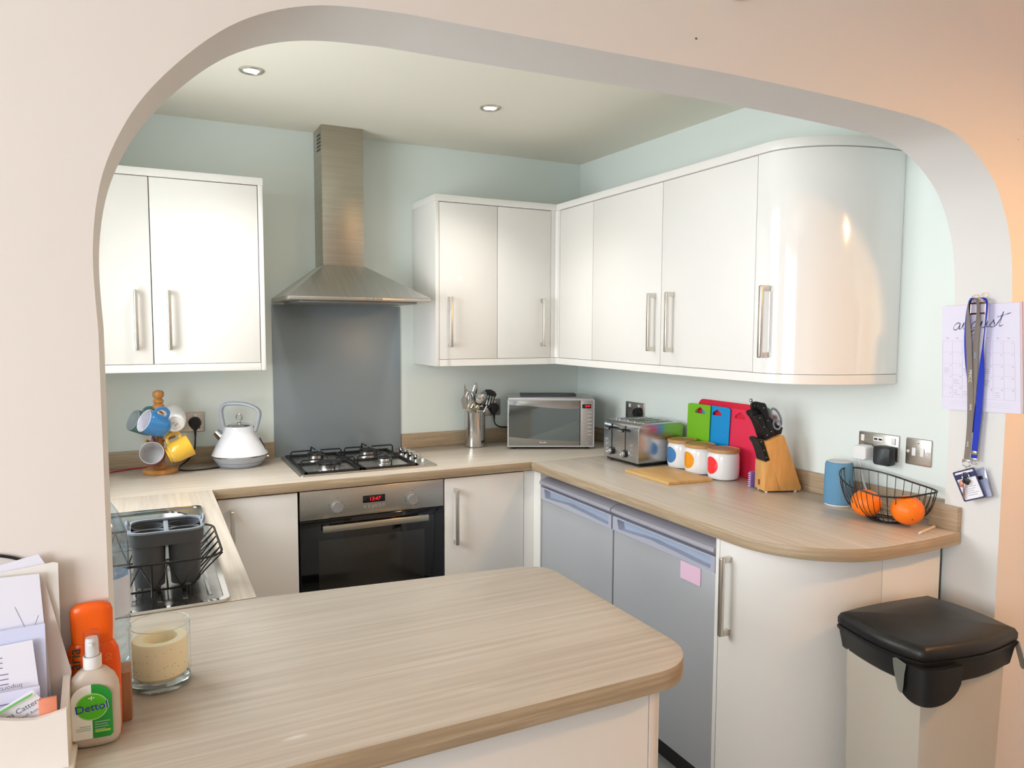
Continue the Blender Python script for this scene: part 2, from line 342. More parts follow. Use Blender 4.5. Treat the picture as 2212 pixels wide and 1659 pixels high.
t = thing('wall_cabinet', 'white gloss curved end wall cabinet beside the arch', 'cabinet', (-.1, -1.72, ZB))
CYE = -1.88
def curve_outer(off=0):
    """plan curve of the bow door, from its straight lead to the wall"""
    cx, cy = .045, -1.665; rx, ry = .045 + CD + off, -cy + CYE and (cy - CYE + off)
    return [(-CD - off, -1.628)] + [(cx + rx * math.cos(math.radians(a)), cy + ry * math.sin(math.radians(a))) for a in [180 + 90 * i / 22 for i in range(23)]] + [(xw(CYE) - .002, CYE - off)]
po, pi_ = curve_outer(0), curve_outer(-.018)
d = obj('door', bm_prism(po + pi_[::-1], 'z', ZB + .001, ZT - .003), mat('curved_gloss_white', (240, 239, 236), .10, coat=1.0), t, True, ang=50)
handle_v(d, -CD, -1.6885, 1.411, 1.645, 'x')
obj('carcass', bm_prism(curve_outer(-.0195) + [(xw(-1.63) - .003, -1.628)], 'z', ZB + .002, ZT - .002), CARC, t, True)
# cornice and pelmet run round the whole group
po, pi_ = curve_outer(.005), curve_outer(-.02)
cor = [(-.946, -.001), (-.946, -CD - .005), (-CD - .005, -CD - .005)] + curve_outer(.005) + [(xw(0) - .001, -.001)]
solo('cornice', bm_prism(cor, 'z', ZT, 2.1031, bev=.0015), WHITE, 'white cornice along the tops of the right-hand wall cabinets', 'trim', ang=40)
pel = [(-.925, -CD - .001), (-CD - .001, -CD - .001)] + curve_outer(.001) + curve_outer(-.016)[::-1] + [(-CD + .017, -CD + .017), (-.925, -CD + .017)]
solo('pelmet', bm_prism(pel, 'z', 1.329, ZB - .001), WHITE, 'white pelmet strip under the right-hand wall cabinets', 'trim', ang=40)
# base units
YB = -.58; ZP = .15; ZD = WT - TH - .004
t = thing('base_cabinet', 'white base cabinet door in the back left corner, beside the oven', 'cabinet', (-1.9, -.3, 0))
obj('carcass', bm_box(-2.50, -1.618, YB + .02, -.02, ZP, ZD), CARC, t, True)
d = obj('door', bm_box(-1.905, -1.6175, YB - .008, YB + .0115, ZP + .005, ZD - .002, .0015), WHITE, t, True); handle_v(d, -1.857, YB - .008, .587, .826, 'y')
obj('plinth', bm_box(-2.0, -1.618, -.54, -.52, 0.001, ZP - .002), WHITE, t, True)
t = thing('base_cabinet', 'white base cabinet with a single door right of the oven', 'cabinet', (-.8, -.3, 0))
obj('carcass', bm_box(-1.006, -.645, YB + .02, -.02, ZP, ZD), CARC, t, True)
d = obj('door', bm_box(-1.0085, -.632, YB - .008, YB + .0115, ZP + .005, ZD - .002, .0015), WHITE, t, True); handle_v(d, -.964, YB - .008, .583, .823, 'y')
obj('plinth', bm_box(-1.006, -.62, -.54, -.52, 0.001, ZP - .002), WHITE, t, True)
solo('filler_panel', bm_prism([(-.630, YB - .006), (-.580, YB - .010), (-.580, -.650), (-.05, -.650), (-.05, -.634), (-.562, -.634), (-.562, YB + .010), (-.630, YB + .010)], 'z', .002, ZD, bev=.0015), WHITE, 'white corner filler panel between base cabinet and freezer', 'panel')
solo('end_panel', bm_box(-.583, -.05, -1.786, -1.770, .002, ZD, .0015), WHITE, 'white upright panel between the right-hand fridge and curved cabinet', 'panel')
t = thing('base_cabinet', 'white gloss curved end base cabinet with a bar handle, beside the bin', 'cabinet', (-.25, -1.9, 0))
bo = [(-.583, -1.789)] + arc(-.270, -1.812, .313, 180, 270, 20, .292) ; bi = [(-.565, -1.789)] + arc(-.270, -1.812, .295, 180, 270, 20, .274)
d = obj('door', bm_prism(bo + bi[::-1], 'z', .10, ZD - .002), WHITE, t, True, ang=50); handle_v(d, -.583, -1.832, .587, .828, 'x')
obj('side_panel', bm_box(-.2665, -.009, -2.104, -2.086, .10, ZD - .002, .001), WHITE, t, True)
obj('carcass', bm_prism([(-.562, -1.79)] + arc(-.270, -1.812, .290, 180, 268, 12, .268) + [(-.01, -2.08), (-.01, -1.79)], 'z', .12, ZD - .004), CARC, t, True)
obj('plinth', bm_prism([(-.53, -1.79)] + arc(-.270, -1.812, .26, 180, 268, 12, .24) + [(-.01, -2.05), (-.01, -1.79)], 'z', .001, .10), WHITE, t, True)
# left run + peninsula carcasses
t = thing('base_cabinet', 'white base cabinet run under the sink on the left', 'cabinet', (-2.2, -1.2, 0))
obj('carcass', bm_box(XL + .01, -1.962, -1.84, -.595, ZP, ZD - .19), CARC, t, True)
for y0, y1 in ((-1.205, -.612), (-1.80, -1.208)): obj('door', bm_box(-1.961, -1.943, y0, y1, ZP + .005, ZD - .002, .0015), WHITE, t, True)
obj('plinth', bm_box(-2.0, -1.98, -1.84, -.60, .001, ZP - .002), WHITE, t, True)
t = thing('base_cabinet', 'white panelled breakfast bar cabinet in the foreground with a rounded corner post', 'cabinet', (-1.75, -2.15, 0))
obj('carcass', bm_box(AX0 + .01, -1.345, -2.42, -1.87, ZP, ZD), CARC, t, True)
obj('back_panel', bm_box(-3.05, -1.3425, -2.440, -2.422, .002, ZD, .001), WHITE, t, True)
pp = [(-1.3405, -2.440)] + arc(-1.345 + .004, -2.396, .044, -90, 0, 8)[1:] + [(-1.297, -1.90), (-1.3405, -1.90)]
obj('corner_post', bm_prism(pp, 'z', .002, ZD), mat('warm_white_gloss', (243, 236, 230), .25, coat=.5), t, True, ang=50)
# fridges
FR = mat('silver_fridge', (184, 188, 194), .38, .25); FRT = mat('fridge_trim', (186, 190, 206), .42, .1); FRL = mat('fridge_top', (168, 166, 178), .5)
def fridge(name, y0, y1, label, cat):
    t = thing(name, label, cat, (-.3, (y0 + y1) / 2, 0))
    obj('body', bm_box(-.525, -.03, y0, y1, .02, .812, .003), FR, t, True)
    obj('lid', bm_prism([(-.03, .812), (-.578, .812), (-.590, .822), (-.588, .834), (-.56, .846), (-.03, .846)], 'y', y0 + .001, y1 - .001, bev=.002), FRL, t, True)
    d = obj('door', bm_box(-.575, -.528, y0 + .002, y1 - .002, .085, .752, .004), FR, t, True)
    n = 12; A0, A1 = y1 - .002, y0 + .002     # left (far) to right (near)
    outer = [(A0, .806)] + [(A0 + (A1 - A0) * i / n, .806) for i in range(1, n)] + [(A1, .806)] + [(A1 + (A0 - A1) * i / n, .7535) for i in range(n + 1)]
    b0, b1 = A0 - .028, A1 + .020
    inner = [(b0 + (b1 - b0) * i / n, .800) for i in range(n + 1)] + [(b1 + (b0 - b1) * i / n - (.012 if i == n else 0), .764 + .012 * math.sin(math.pi * i / n) ** 2 * (1 if i > n / 2 else .7)) for i in range(n + 1)]
    g = obj('handle_trim', bm_ring(outer, inner, 'x', -.581, -.553), FRT, d, True, smooth=False)
    obj('handle_recess', bm_box(-.5535, -.545, y0 + .004, y1 - .004, .7545, .806), mat('fridge_recess', (172, 186, 208), .4), d, True)
    obj('plinth', bm_box(-.54, -.51, y0 + .01, y1 - .01, .002, .08), BLACK, t, True)
    return t
fridge('freezer', -1.206, -.654, 'silver undercounter freezer, the far one next to the corner', 'freezer')
fridge('fridge', -1.767, -1.211, 'silver undercounter fridge with a pink note, nearer the curved cabinet', 'fridge')
b = bm_box(-.5775, -.5757, -1.697, -1.600, .690, .748)
t = solo('sticky_note', b, mat('pink_paper', (238, 200, 226), .7), 'small pink paper note stuck on the silver fridge door', 'note', smooth=False)
# ================================================================== COOKER: hood, splashback, oven, hob
HX0, HX1 = -1.612, -1.012
t = thing('cooker_hood', 'stainless steel chimney cooker hood above the hob', 'cooker hood', (-1.312, -.22, 1.61))
b = bmesh.new()
lo = [(HX0, 0, 1.6308), (HX0, -.439, 1.6308), (HX1, -.439, 1.6308), (HX1, 0, 1.6308)]; CX0, CX1 = -1.413, -1.228
hi = [(CX0, 0, 1.778), (CX0, -.170, 1.778), (CX1, -.170, 1.778), (CX1, 0, 1.778)]
a = [b.verts.new(p) for p in lo]; c = [b.verts.new(p) for p in hi]
for i in range(4): b.faces.new((a[i], a[(i + 1) % 4], c[(i + 1) % 4], c[i]))
b.faces.new(a[::-1]); b.faces.new(c); bmesh.ops.recalc_face_normals(b, faces=b.faces)
xf(b, Matrix.Translation((0, -.001, 0)))
obj('canopy', b, grain('hood_steel', (206, 204, 200), (190, 188, 184), (240, 3, 3), .34, metal=1, bump=.02), t, True, smooth=False)
obj('front_band', bm_box(HX0, HX1, -.441, -.001, 1.6148, 1.6306, .002), STEELH, t, True)
obj('grease_filter', bm_box(HX0 + .05, HX1 - .05, -.40, -.03, 1.606, 1.6145, .002), mat('filter_mesh', (150, 150, 148), .4, .9), t, True)
obj('chimney', bm_box(CX0, CX1, -.164, -.001, 1.7785, H - .001, .0015), grain('chimney_steel', (190, 184, 170), (172, 166, 152), (3, 3, 200), .36, metal=1, bump=.02), t, True)
ch = [c for c in t.children if c.name.startswith('chimney')]
for k in range(5):
    obj('vent_slot', bm_prism([(-.145, 2.285 + k * .016 - .006), (-.075, 2.285 + k * .016 - .002), (-.075, 2.285 + k * .016 + .006), (-.145, 2.285 + k * .016 + .002)], 'x', CX0 - .0012, CX0 + .001), BLACKM, t, True)
for k in range(5): obj('button', bm_cyl((-1.297 + k * .0155, -.441, 1.6225), (-1.297 + k * .0155, -.447, 1.6225), .0048, seg=14), CHROME, t, True)
solo('splashback', bm_box(HX0, HX1, -.0065, -.0005, WT, 1.6055, .001), mat('grey_glass', (146, 157, 163), .34, .2), 'slate-grey glossy splashback between hob and hood', 'splashback')
# oven
OX0, OX1, OF = -1.6095, -1.0145, -.587
t = thing('oven', 'built-in single oven with steel panel and black glass door', 'oven', (-1.312, -.3, .27))
obj('body', bm_box(OX0 + .01, OX1 - .01, -.55, -.04, .28, .862), BLACKM, t, True)
pn = obj('control_panel', bm_box(OX0, OX1, OF, -.551, .7515, .867, .002), STEELH, t, True)
obj('display', bm_box(-1.361, -1.269, OF - .0015, OF + .001, .7995, .8285, .0006), BGLASS, pn, True)
obj('clock_digits', xf(bm_text('13:47', .021, .0003, .15), frame((1, 0, 0), (0, 0, 1), (-1.313, OF - .0018, .813))), mat('red_led', (255, 20, 40), .5, emit=(255, 24, 46), estr=1.3), pn, True)
for k in range(6): obj('button', bm_cyl((-1.352 + k * .0152, OF, .783), (-1.352 + k * .0152, OF - .004, .783), .0062, seg=16), mat('grey_button', (168, 166, 160), .3, .5), pn, True)
for kx in (-1.466, -1.155):
    obj('knob', join(bm_cyl((kx, OF, .797), (kx, OF - .003, .797), .025, seg=28), bm_cyl((kx, OF - .003, .797), (kx, OF - .020, .797), .0215, .0205, seg=28)), mat('silver_knob', (172, 172, 172), .35, .6), pn, True)
    mk = [bm_box(kx + dx * .030 - .0015, kx + dx * .030 + .0015, OF - .0008, OF, .797 + dz * .030 - .0015, .797 + dz * .030 + .0015) for dx, dz in ((-1, .3), (-.9, -.3), (1, 0), (.6, -.9), (-.2, -1), (.1, 1.1))]
    obj('marking', join(*mk), mat('print_grey', (90, 88, 84), .6), pn, True)
d = obj('door', bm_box(OX0, OX1, OF, -.5515, .280, .7495, .003), BGLASS, t, True)
obj('window', bm_box(-1.540, -1.100, OF - .0008, OF + .001, .36, .664, .0003), mat('oven_window', (38, 36, 32), .12, coat=.3), d, True)
obj('handle', join(bm_box(-1.532, -1.097, -.634, -.622, .708, .733, .002), bm_box(-1.520, -1.500, -.622, OF, .714, .727), bm_box(-1.130, -1.110, -.622, OF, .714, .727)), grain('handle_steel', (205, 198, 182), (190, 182, 166), (3, 240, 240), .28, metal=1, bump=.01), d, True)
# hob
t = thing('gas_hob', 'four-burner stainless gas hob with black pan supports', 'hob', (-1.30, -.275, WT))
HBX0, HBX1, HBY0, HBY1 = -1.592, -1.012, -.517, -.035
obj('tray', join(bm_prism(rrect(HBX0, HBX1, HBY0, HBY1, .012), 'z', WT, WT + .004, bev=.002), bm_ring(rrect(HBX0 + .004, HBX1 - .004, HBY0 + .004, HBY1 - .004, .01), rrect(HBX0 + .022, HBX1 - .075, HBY0 + .018, HBY1 - .012, .01), 'z', WT + .004, WT + .008)), STEELH, t, True)
ZH = WT + .0045
BR = [(-1.452, -.395, .050), (-1.458, -.160, .036), (-1.222, -.155, .036), (-1.212, -.385, .026)]
for bx_, by_, r in BR:
    g = obj('burner', join(bm_lathe([(r * 1.35, 0), (r * 1.35, .003), (r * 1.1, .005), (r * .98, .006), (r, .022), (r * .95, .024), (0, .024)], 28, (bx_, by_, ZH))), mat('burner_alu', (205, 205, 205), .25, 1), t, True)
    obj('burner_cap', bm_lathe([(r * 1.02, .0245), (r * 1.05, .028), (r * .95, .032), (0, .0335)], 28, (bx_, by_, ZH)), BLACKM, g, True)
def support(x0, x1, centres):
    bs = []
    zt = ZH + .042
    fr = [(x0, HBY0 + .024, ZH + .006), (x1, HBY0 + .024, ZH + .006), (x1, HBY1 - .02, ZH + .006), (x0, HBY1 - .02, ZH + .006)]
    for i in range(4):
        p, q = Vector(fr[i]), Vector(fr[(i + 1) % 4]); bs.append(bm_box(min(p.x, q.x) - .005, max(p.x, q.x) + .005, min(p.y, q.y) - .005, max(p.y, q.y) + .005, ZH + .0002, ZH + .010))
    for (cx, cy, r) in centres:
        for dx, dy in ((1, 0), (-1, 0), (0, 1), (0, -1)):
            if dx: ex, ey = (x1 if dx > 0 else x0), cy
            else:
                ex = cx; ey = (HBY1 - .02 if cy > -.27 else -.275) if dy > 0 else (HBY0 + .024 if cy < -.27 else -.275)
            inner = (cx + dx * r * .55, cy + dy * r * .55, zt)
            bs.append(bm_tube([(ex, ey, ZH + .006), (ex, ey, zt - .006), (ex - dx * .006, ey - dy * .006, zt), inner], .0033, 6))
    bs.append(bm_box(x0, x1, -.279, -.271, ZH + .0002, ZH + .009))
    return join(*bs)
obj('pan_support', support(-1.566, -1.345, BR[:2]), BLACKM, t, True)
obj('pan_support', support(-1.328, -1.102, BR[2:]), BLACKM, t, True)
for ky in (-.165, -.232, -.300, -.372): obj('knob', join(bm_cyl((-1.057, ky, ZH), (-1.057, ky, ZH + .008), .0165, seg=22), bm_lathe([(.0155, .008), (.0155, .020), (.0185, .022), (.0185, .027), (.016, .029), (0, .029)], 22, (-1.057, ky, ZH))), CHROME, t, True)
obj('ignition_button', bm_cyl((-1.048, -.425, ZH), (-1.048, -.425, ZH + .016), .006, seg=14), PLAST, t, True)
# ================================================================== SINK side
SK = grain('sink_steel', (196, 196, 194), (176, 176, 174), (3, 90, 90), .22, metal=1, bump=.02)
t = thing('sink', 'stainless steel sink with drainer set in the left worktop', 'sink', (-2.2, -1.3, WT))
so = rrect(-2.47, -1.978, -1.796, -.855, .02, 5); si = rrect(-2.40, -2.02, -1.255, -.905, .085, 5)
obj('rim', bm_ring(rrect(-2.47, -1.978, -1.794, -.855, .02, 5), rrect(-2.458, -1.990, -1.782, -.867, .015, 5), 'z', WT + .0002, WT + .0065), CHROME, t, True)
obj('deck', bm_ring(rrect(-2.458, -1.990, -1.300, -.867, .006, 5), si, 'z', WT + .0004, WT + .0036), SK, t, True)
obj('drainer', join(bm_box(-2.458, -1.990, -1.782, -1.3003, WT + .0004, WT + .0022), *[bm_box(-2.42 + i * .05, -2.41 + i * .05, -1.74, -1.34, WT + .0022, WT + .0034, .0005) for i in range(9)]), SK, t, True)
bo = rrect(-2.40, -2.02, -1.255, -.905, .085, 5)
b = bmesh.new(); ly = []
for s, z in ((1, WT + .0036), (.97, WT - .01), (.90, WT - .13), (.80, WT - .145)):
    ly.append([b.verts.new((-2.21 + (p[0] + 2.21) * s, -1.08 + (p[1] + 1.08) * s, z)) for p in bo])
for A, B in zip(ly, ly[1:]):
    for i in range(len(A)): b.faces.new((A[i], A[(i + 1) % len(A)], B[(i + 1) % len(A)], B[i]))
b.faces.new(ly[-1]); bmesh.ops.recalc_face_normals(b, faces=b.faces)
obj('bowl', b, SK, t, True)
obj('bowl_edge', bm_ring(rrect(-2.408, -2.012, -1.263, -.897, .09, 5), rrect(-2.396, -2.024, -1.251, -.909, .08, 5), 'z', WT + .0037, WT + .0085), CHROME, t, True)
# dish rack
t = thing('dish_rack', 'black wire dish rack standing on the steel drainer', 'dish rack', (-2.15, -1.52, WT))
def loop(x0, x1, y0, y1, r, z): return [(p[0], p[1], z) for p in rrect(x0, x1, y0, y1, r, 4)]
tp = loop(-2.34, -1.985, -1.745, -1.435, .05, WT + .088); bt = loop(-2.30, -2.045, -1.700, -1.475, .015, WT + .016)
obj('top_rim', bm_tube(tp, .0028, 6, True), WIREB, t, True)
obj('base_rim', bm_tube(bt, .0026, 6, True), WIREB, t, True)
bs = [bm_tube([(x, -1.700, WT + .016), (x, -1.475, WT + .016)], .0018, 6) for x in [-2.28 + i * .026 for i in range(9)]]
obj('base_wires', join(*bs), WIREB, t, True)
bs = []
for x in [-2.29 + i * .055 for i in range(5)]:
    for s in (1, -1):
        for y0, y1 in ((-1.700, -1.745), (-1.475, -1.435)):
            bs.append(bm_tube(catmull([(x, y0, WT + .016), (x + s * .012, (y0 * 2 + y1) / 3, WT + .045), (x + s * .028, y1, WT + .088)], 4), .0017, 5))
for y in [-1.69 + i * .05 for i in range(5)]:
    for s in (1, -1):
        for x0, x1 in ((-2.045, -1.985), (-2.30, -2.34)):
            bs.append(bm_tube(catmull([(x0, y, WT + .016), ((x0 * 2 + x1) / 3, y + s * .012, WT + .045), (x1, y + s * .026, WT + .088)], 4), .0017, 5))
bs.append(bm_tube([(-2.13, -1.745, WT + .088), (-2.13, -1.735, WT + .03), (-2.13, -1.72, WT + .008)], .0022, 6))
for fx, fy in ((-2.29, -1.69), (-2.055, -1.69), (-2.29, -1.485), (-2.055, -1.485)): bs.append(bm_tube([(fx, fy, WT + .016), (fx, fy, WT + .0025)], .0025, 6))
obj('side_wires', join(*bs), WIREB, t, True)
# cutlery holder
GR = mat('grey_plastic', (74, 76, 80), .42); GRL = mat('grey_plastic_rim', (128, 138, 150), .4)
t = thing('cutlery_holder', 'dark grey two-pocket plastic cutlery drainer in the wire dish rack', 'cutlery holder', (-2.097, -1.628, WT + .018))
def stad(cx, cy, hx, hy, n=8): return arc(cx + hx - hy, cy, hy, -90, 90, n) + arc(cx - hx + hy, cy, hy, 90, 270, n)
def cup(cx, cy, hx, hy, hx2, hy2, z0, z1, th=.003):
    b = bmesh.new(); Ls = []
    for (a, c, z) in ((hx, hy, z0), (hx2, hy2, z1), (hx2 - th, hy2 - th, z1), (hx - th, hy - th, z0 + th)): Ls.append([b.verts.new((p[0], p[1], z)) for p in stad(cx, cy, a, c)])
    for A, B in zip(Ls, Ls[1:]):
        for i in range(len(A)): b.faces.new((A[i], A[(i + 1) % len(A)], B[(i + 1) % len(A)], B[i]))
    b.faces.new(Ls[0][::-1]); b.faces.new(Ls[-1]); bmesh.ops.recalc_face_normals(b, faces=b.faces); return b
z0 = .0; zt = .122
for sx in (-1, 1):
    for sy in (-1, 1):
        obj('pocket', cup(sx * .037, sy * .030 + (0 if sy > 0 else 0), .031, .026, .0355, .0295, z0 + (0 if sy < 0 else .004), zt - .004), GR, t)
ot = rrect(-.0765, .0765, -.064, .064, .030, 6)
obj('collar', join(bm_ring(ot, rrect(-.072, .072, -.0595, .0595, .027, 6), 'z', zt - .028, zt)), GR, t)
obj('rim', bm_ring(rrect(-.079, .079, -.0665, .0665, .032, 6), rrect(-.0715, .0715, -.059, .059, .027, 6), 'z', zt, zt + .004), GRL, t)
obj('divider', join(bm_box(-.005, .005, -.058, .058, zt - .03, zt - .001, .001), bm_box(-.070, .070, -.003, .003, zt - .03, zt - .005, .001)), GRL, t)
for sx in (-1, 1): obj('handle', bm_tube(catmull([(sx * .076, -.02, zt + .003), (sx * .079, -.015, zt + .014), (sx * .080, 0, zt + .017), (sx * .079, .015, zt + .014), (sx * .076, .02, zt + .003)], 4), .0035, 6), GRL, t)
# water bottle behind the jamb
PET = glassy('pet_plastic', (232, 241, 247), .12, 1.5, .08)
t = thing('water_bottle', 'clear ribbed plastic water bottle half hidden behind the left jamb', 'bottle', (-2.205, -2.030, WT))
pr = [(0, .004), (.034, .0), (.040, .006)]
for k in range(9): pr += [(.0405, .012 + k * .018), (.0375, .021 + k * .018)]
pr += [(.0405, .178), (.0405, .215), (.037, .245), (.026, .275), (.014, .295), (.0125, .300), (.0125, .312)]
obj('body', bm_lathe(pr, 28), PET, t)
obj('cap', bm_lathe([(.0145, .303), (.0145, .320), (.013, .322), (0, .322)], 20), mat('blue_cap', (60, 110, 190), .4), t)
obj('sleeve_label', bm_lathe([(.0412, .098), (.0414, .165)], 28), mat('bottle_sleeve', (226, 232, 248), .35, alpha=.85), t)
# candle
t = thing('candle', 'cream candle with a melted hollow in a clear glass tumbler', 'candle', (-2.1205, -2.137, WT))
WAX = mat('wax', (250, 238, 206), .55, sub=.3)
obj('glass', bm_lathe([(.040, .0155), (.044, .010), (.042, .001), (.0455, .004), (.0465, .02), (.0465, .1035), (.0458, .1045), (.0448, .1035)], 40), glassy('clear_glass', (252, 253, 252), .03, 1.45), t)
obj('glass_rim', bm_tube([(.0456 * math.cos(a * math.pi / 24), .0456 * math.sin(a * math.pi / 24), .1045) for a in range(48)], .0008, 6, True), mat('rim_glass', (215, 225, 225), .08, spec=.9), t)
obj('glass_base', bm_lathe([(0, .001), (.040, .001), (.0445, .005), (.0452, .012), (.040, .0155), (0, .0155)], 40), mat('base_glass', (240, 246, 244), .02, trans=.9, ior=1.35), t)
obj('wax', bm_lathe([(0, .0165), (.036, .0165), (.042, .024), (.0426, .078), (.041, .0805), (.027, .080), (.0245, .076), (.023, .060), (0, .058)], 40), WAX, t)
sp = []
for k in range(26):
    a = random.uniform(-2.9, -.2); z = random.uniform(.025, .074)
    sp.append(bm_ell((.0426 * math.cos(a), .0426 * math.sin(a), z), .0006, .0006, .0006, 6, 4))
obj('speckles', join(*sp), mat('brown_speck', (120, 84, 50), .7), t)
obj('wick', bm_cyl((.006, .0, .0582), (.008, .001, .067), .0009, seg=6), BLACKM, t)
# wood block
solo('wooden_block', bm_box(-2.1835, -2.162, -2.246, -2.205, WT, WT + .076, .002), grain('brown_wood', (176, 128, 92), (150, 104, 72), (80, 80, 6), .5), 'small brown wooden block behind the spray bottle, at the jamb foot', 'block')
# ================================================================== antiseptic spray, sun cream
t = thing('spray_bottle', 'translucent antiseptic spray bottle with a green and white label', 'bottle', (-2.2085, -2.2905, WT), math.radians(-6))
def oval(hx, hy, n=28, e=2.6): return [(hx * math.copysign(abs(math.cos(2 * math.pi * i / n)) ** (2 / e), math.cos(2 * math.pi * i / n)), hy * math.copysign(abs(math.sin(2 * math.pi * i / n)) ** (2 / e), math.sin(2 * math.pi * i / n))) for i in range(n)]
def loft(secs, cap=True):
    b = bmesh.new(); Ls = [[b.verts.new((p[0], p[1], z)) for p in pts] for pts, z in secs]
    for A, B in zip(Ls, Ls[1:]):
        for i in range(len(A)): b.faces.new((A[i], A[(i + 1) % len(A)], B[(i + 1) % len(A)], B[i]))
    if cap: b.faces.new(Ls[0][::-1]); b.faces.new(Ls[-1])
    bmesh.ops.recalc_face_normals(b, faces=b.faces); return b
sh = [(.022, .010, 0), (.029, .0145, .003), (.0325, .0165, .010), (.0335, .017, .022), (.0335, .017, .075), (.032, .0165, .088), (.027, .015, .100), (.018, .012, .109), (.012, .011, .112)]
obj('body', loft([(oval(a, c_), z) for a, c_, z in sh]), mat('milky_plastic', (232, 220, 205), .28, trans=.25, sub=.2), t, ang=60)
for c in t.children: pass
def flat_label(poly, y, m, parent, name, zc=0): return obj(name, bm_prism([(p[0], p[1] + zc) for p in poly], 'y', y - .0004, y + .0002), m, parent)
def domed(x, y0=-.0197): return y0
GRN = mat('label_green', (32, 150, 52), .4); LGRN = mat('label_bright_green', (84, 196, 30), .4); LWH = mat('label_white', (244, 244, 240), .4); NAVY = mat('print_navy', (30, 40, 170), .4)
half = [(-.0245, .018)] + [(-.0245, .072)] + arc(-.0005 - .0, .072, .024, 180, 90, 8, .024) + [(0, .018)]
lab = [(-.0255, .016), (-.0255, .074)] + arc(0, .074, .0255, 180, 90, 8, .020)[1:] + [(0, .016)]
lab2 = [(.0, .016), (.0, .094)] + arc(0, .074, .0255, 90, 0, 8, .020)[1:] + [(.0255, .020), (.022, .016)]
lb = obj('label', bm_prism(lab, 'y', -.0177, -.0171), LWH, t, smooth=False)
lg = obj('label', bm_prism(lab2, 'y', -.0177, -.0171), GRN, t, smooth=False)
obj('emblem_ring', bm_prism(arc(.0, .062, .0205, 0, 352, 30, .0195), 'y', -.0181, -.0177), mat('pale_green', (170, 222, 120), .4), lb)
obj('emblem', bm_prism(arc(.0, .062, .0188, 0, 352, 30, .0178), 'y', -.0185, -.0181), LGRN, lb)
obj('lettering_back', xf(bm_text('Dettol', .0165, .0003), frame((1, 0, .10), (0, 0, 1), (0, -.0186, .061))), LWH, lb)
obj('lettering', xf(bm_text('Dettol', .0158, .0004), frame((1, 0, .10), (0, 0, 1), (0, -.0189, .0612))), NAVY, lb)
obj('cross', join(bm_box(-.0006, .0006, -.0188, -.0185, .072, .078), bm_box(-.004, .004, -.0188, -.0185, .0745, .0757)), LWH, lb)
tl = [bm_box(.003, .003 + w_, -.0181, -.0177, .0385 - k * .0036, .0398 - k * .0036) for k, w_ in enumerate((.019, .016, .017, .014, .018))] + [bm_box(-.020 + (.004 if k == 0 else 0), -.002, -.0181, -.0177, .034 - k * .0028, .0348 - k * .0028) for k in range(3)]
obj('small_print', join(*tl), mat('print_grey_green', (150, 190, 160), .5), lb)
obj('band', bm_box(.003, .0225, -.0183, -.0177, .0245, .0272), mat('lime_band', (176, 214, 60), .4), lg)
obj('collar', bm_lathe([(.0118, .1125), (.0118, .129), (.010, .1295)], 24), PLAST, t)
obj('spray_head', join(bm_lathe([(.0088, .1295), (.0085, .150), (.0075, .1555), (0, .156)], 20), bm_box(-.003, .003, -.013, -.004, .146, .151, .001)), PLAST, t)
obj('clear_cap', bm_lathe([(.0112, .130), (.0108, .163), (.0095, .1645), (0, .1645)], 24), glassy('clear_cap', (250, 250, 252), .06, 1.3), t)
t = thing('sun_cream_bottle', 'bright orange flat bottle with a domed flip cap, behind the spray bottle', 'bottle', (-2.209, -2.2672, WT), math.radians(-3))
sh = [(.030, .0085, 0), (.034, .0105, .004), (.0350, .011, .04), (.0350, .011, .110), (.033, .0105, .128), (.028, .010, .139), (.026, .0098, .1405)]
obj('body', loft([(oval(a, c_, e=2.3), z) for a, c_, z in sh]), ORANGE, t, ang=60)
obj('cap', loft([(oval(a, c_, e=2.3), z) for a, c_, z in ((.0262, .0098, .141), (.0270, .0102, .160), (.0272, .0102, .186), (.025, .0098, .193), (.018, .008, .1975), (.002, .002, .1995))]), mat('orange_cap', (248, 100, 14), .25), t, ang=60)
obj('lettering', xf(bm_text('aria', .022, .0003, .1), frame((0, 0, 1), (-1, 0, 0), (-.0215, -.0110, .121))), mat('dark_green_print', (18, 62, 44), .4), t)
obj('lettering', xf(bm_text('30', .012, .0002), frame((0, 0, 1), (-1, 0, 0), (.0215, -.0110, .118))), mat('pale_orange_print', (250, 140, 70), .4), t)
# ================================================================== letter rack with papers
t = thing('letter_rack', 'white painted wooden letter rack with a scooped front, at the bar edge', 'letter rack', (-2.33, -2.31, WT))
CRW = mat('rack_white', (240, 234, 228), .5)
obj('base', bm_box(-2.46, -2.230, -2.372, -2.262, WT, WT + .010, .0015), CRW, t, True)
fp = [(-2.456, WT + .0105), (-2.236, WT + .0105), (-2.236, .999)] + [(-2.236 - .220 * i / 12, .999 - .006 * math.sin(math.pi * i / 5) * (1 if i < 5 else 0) + .034 * max(0, (i - 2) / 10)) for i in range(1, 13)]
obj('front_panel', bm_prism(fp, 'y', -2.360, -2.352), CRW, t, True)
obj('side_panel', bm_prism([(-2.3515, WT + .0105), (-2.3515, .988), (-2.330, .996), (-2.266, 1.028), (-2.266, WT + .0105)], 'x', -2.245, -2.236), CRW, t, True)
obj('side_panel', bm_prism([(-2.3515, WT + .0105), (-2.3515, .988), (-2.330, .996), (-2.266, 1.028), (-2.266, WT + .0105)], 'x', -2.456, -2.447), CRW, t, True)
obj('back_panel', bm_box(-2.447, -2.245, -2.272, -2.264, WT + .0105, 1.028, .001), CRW, t, True)
INK = mat('ink_grey', (122, 120, 150), .6)
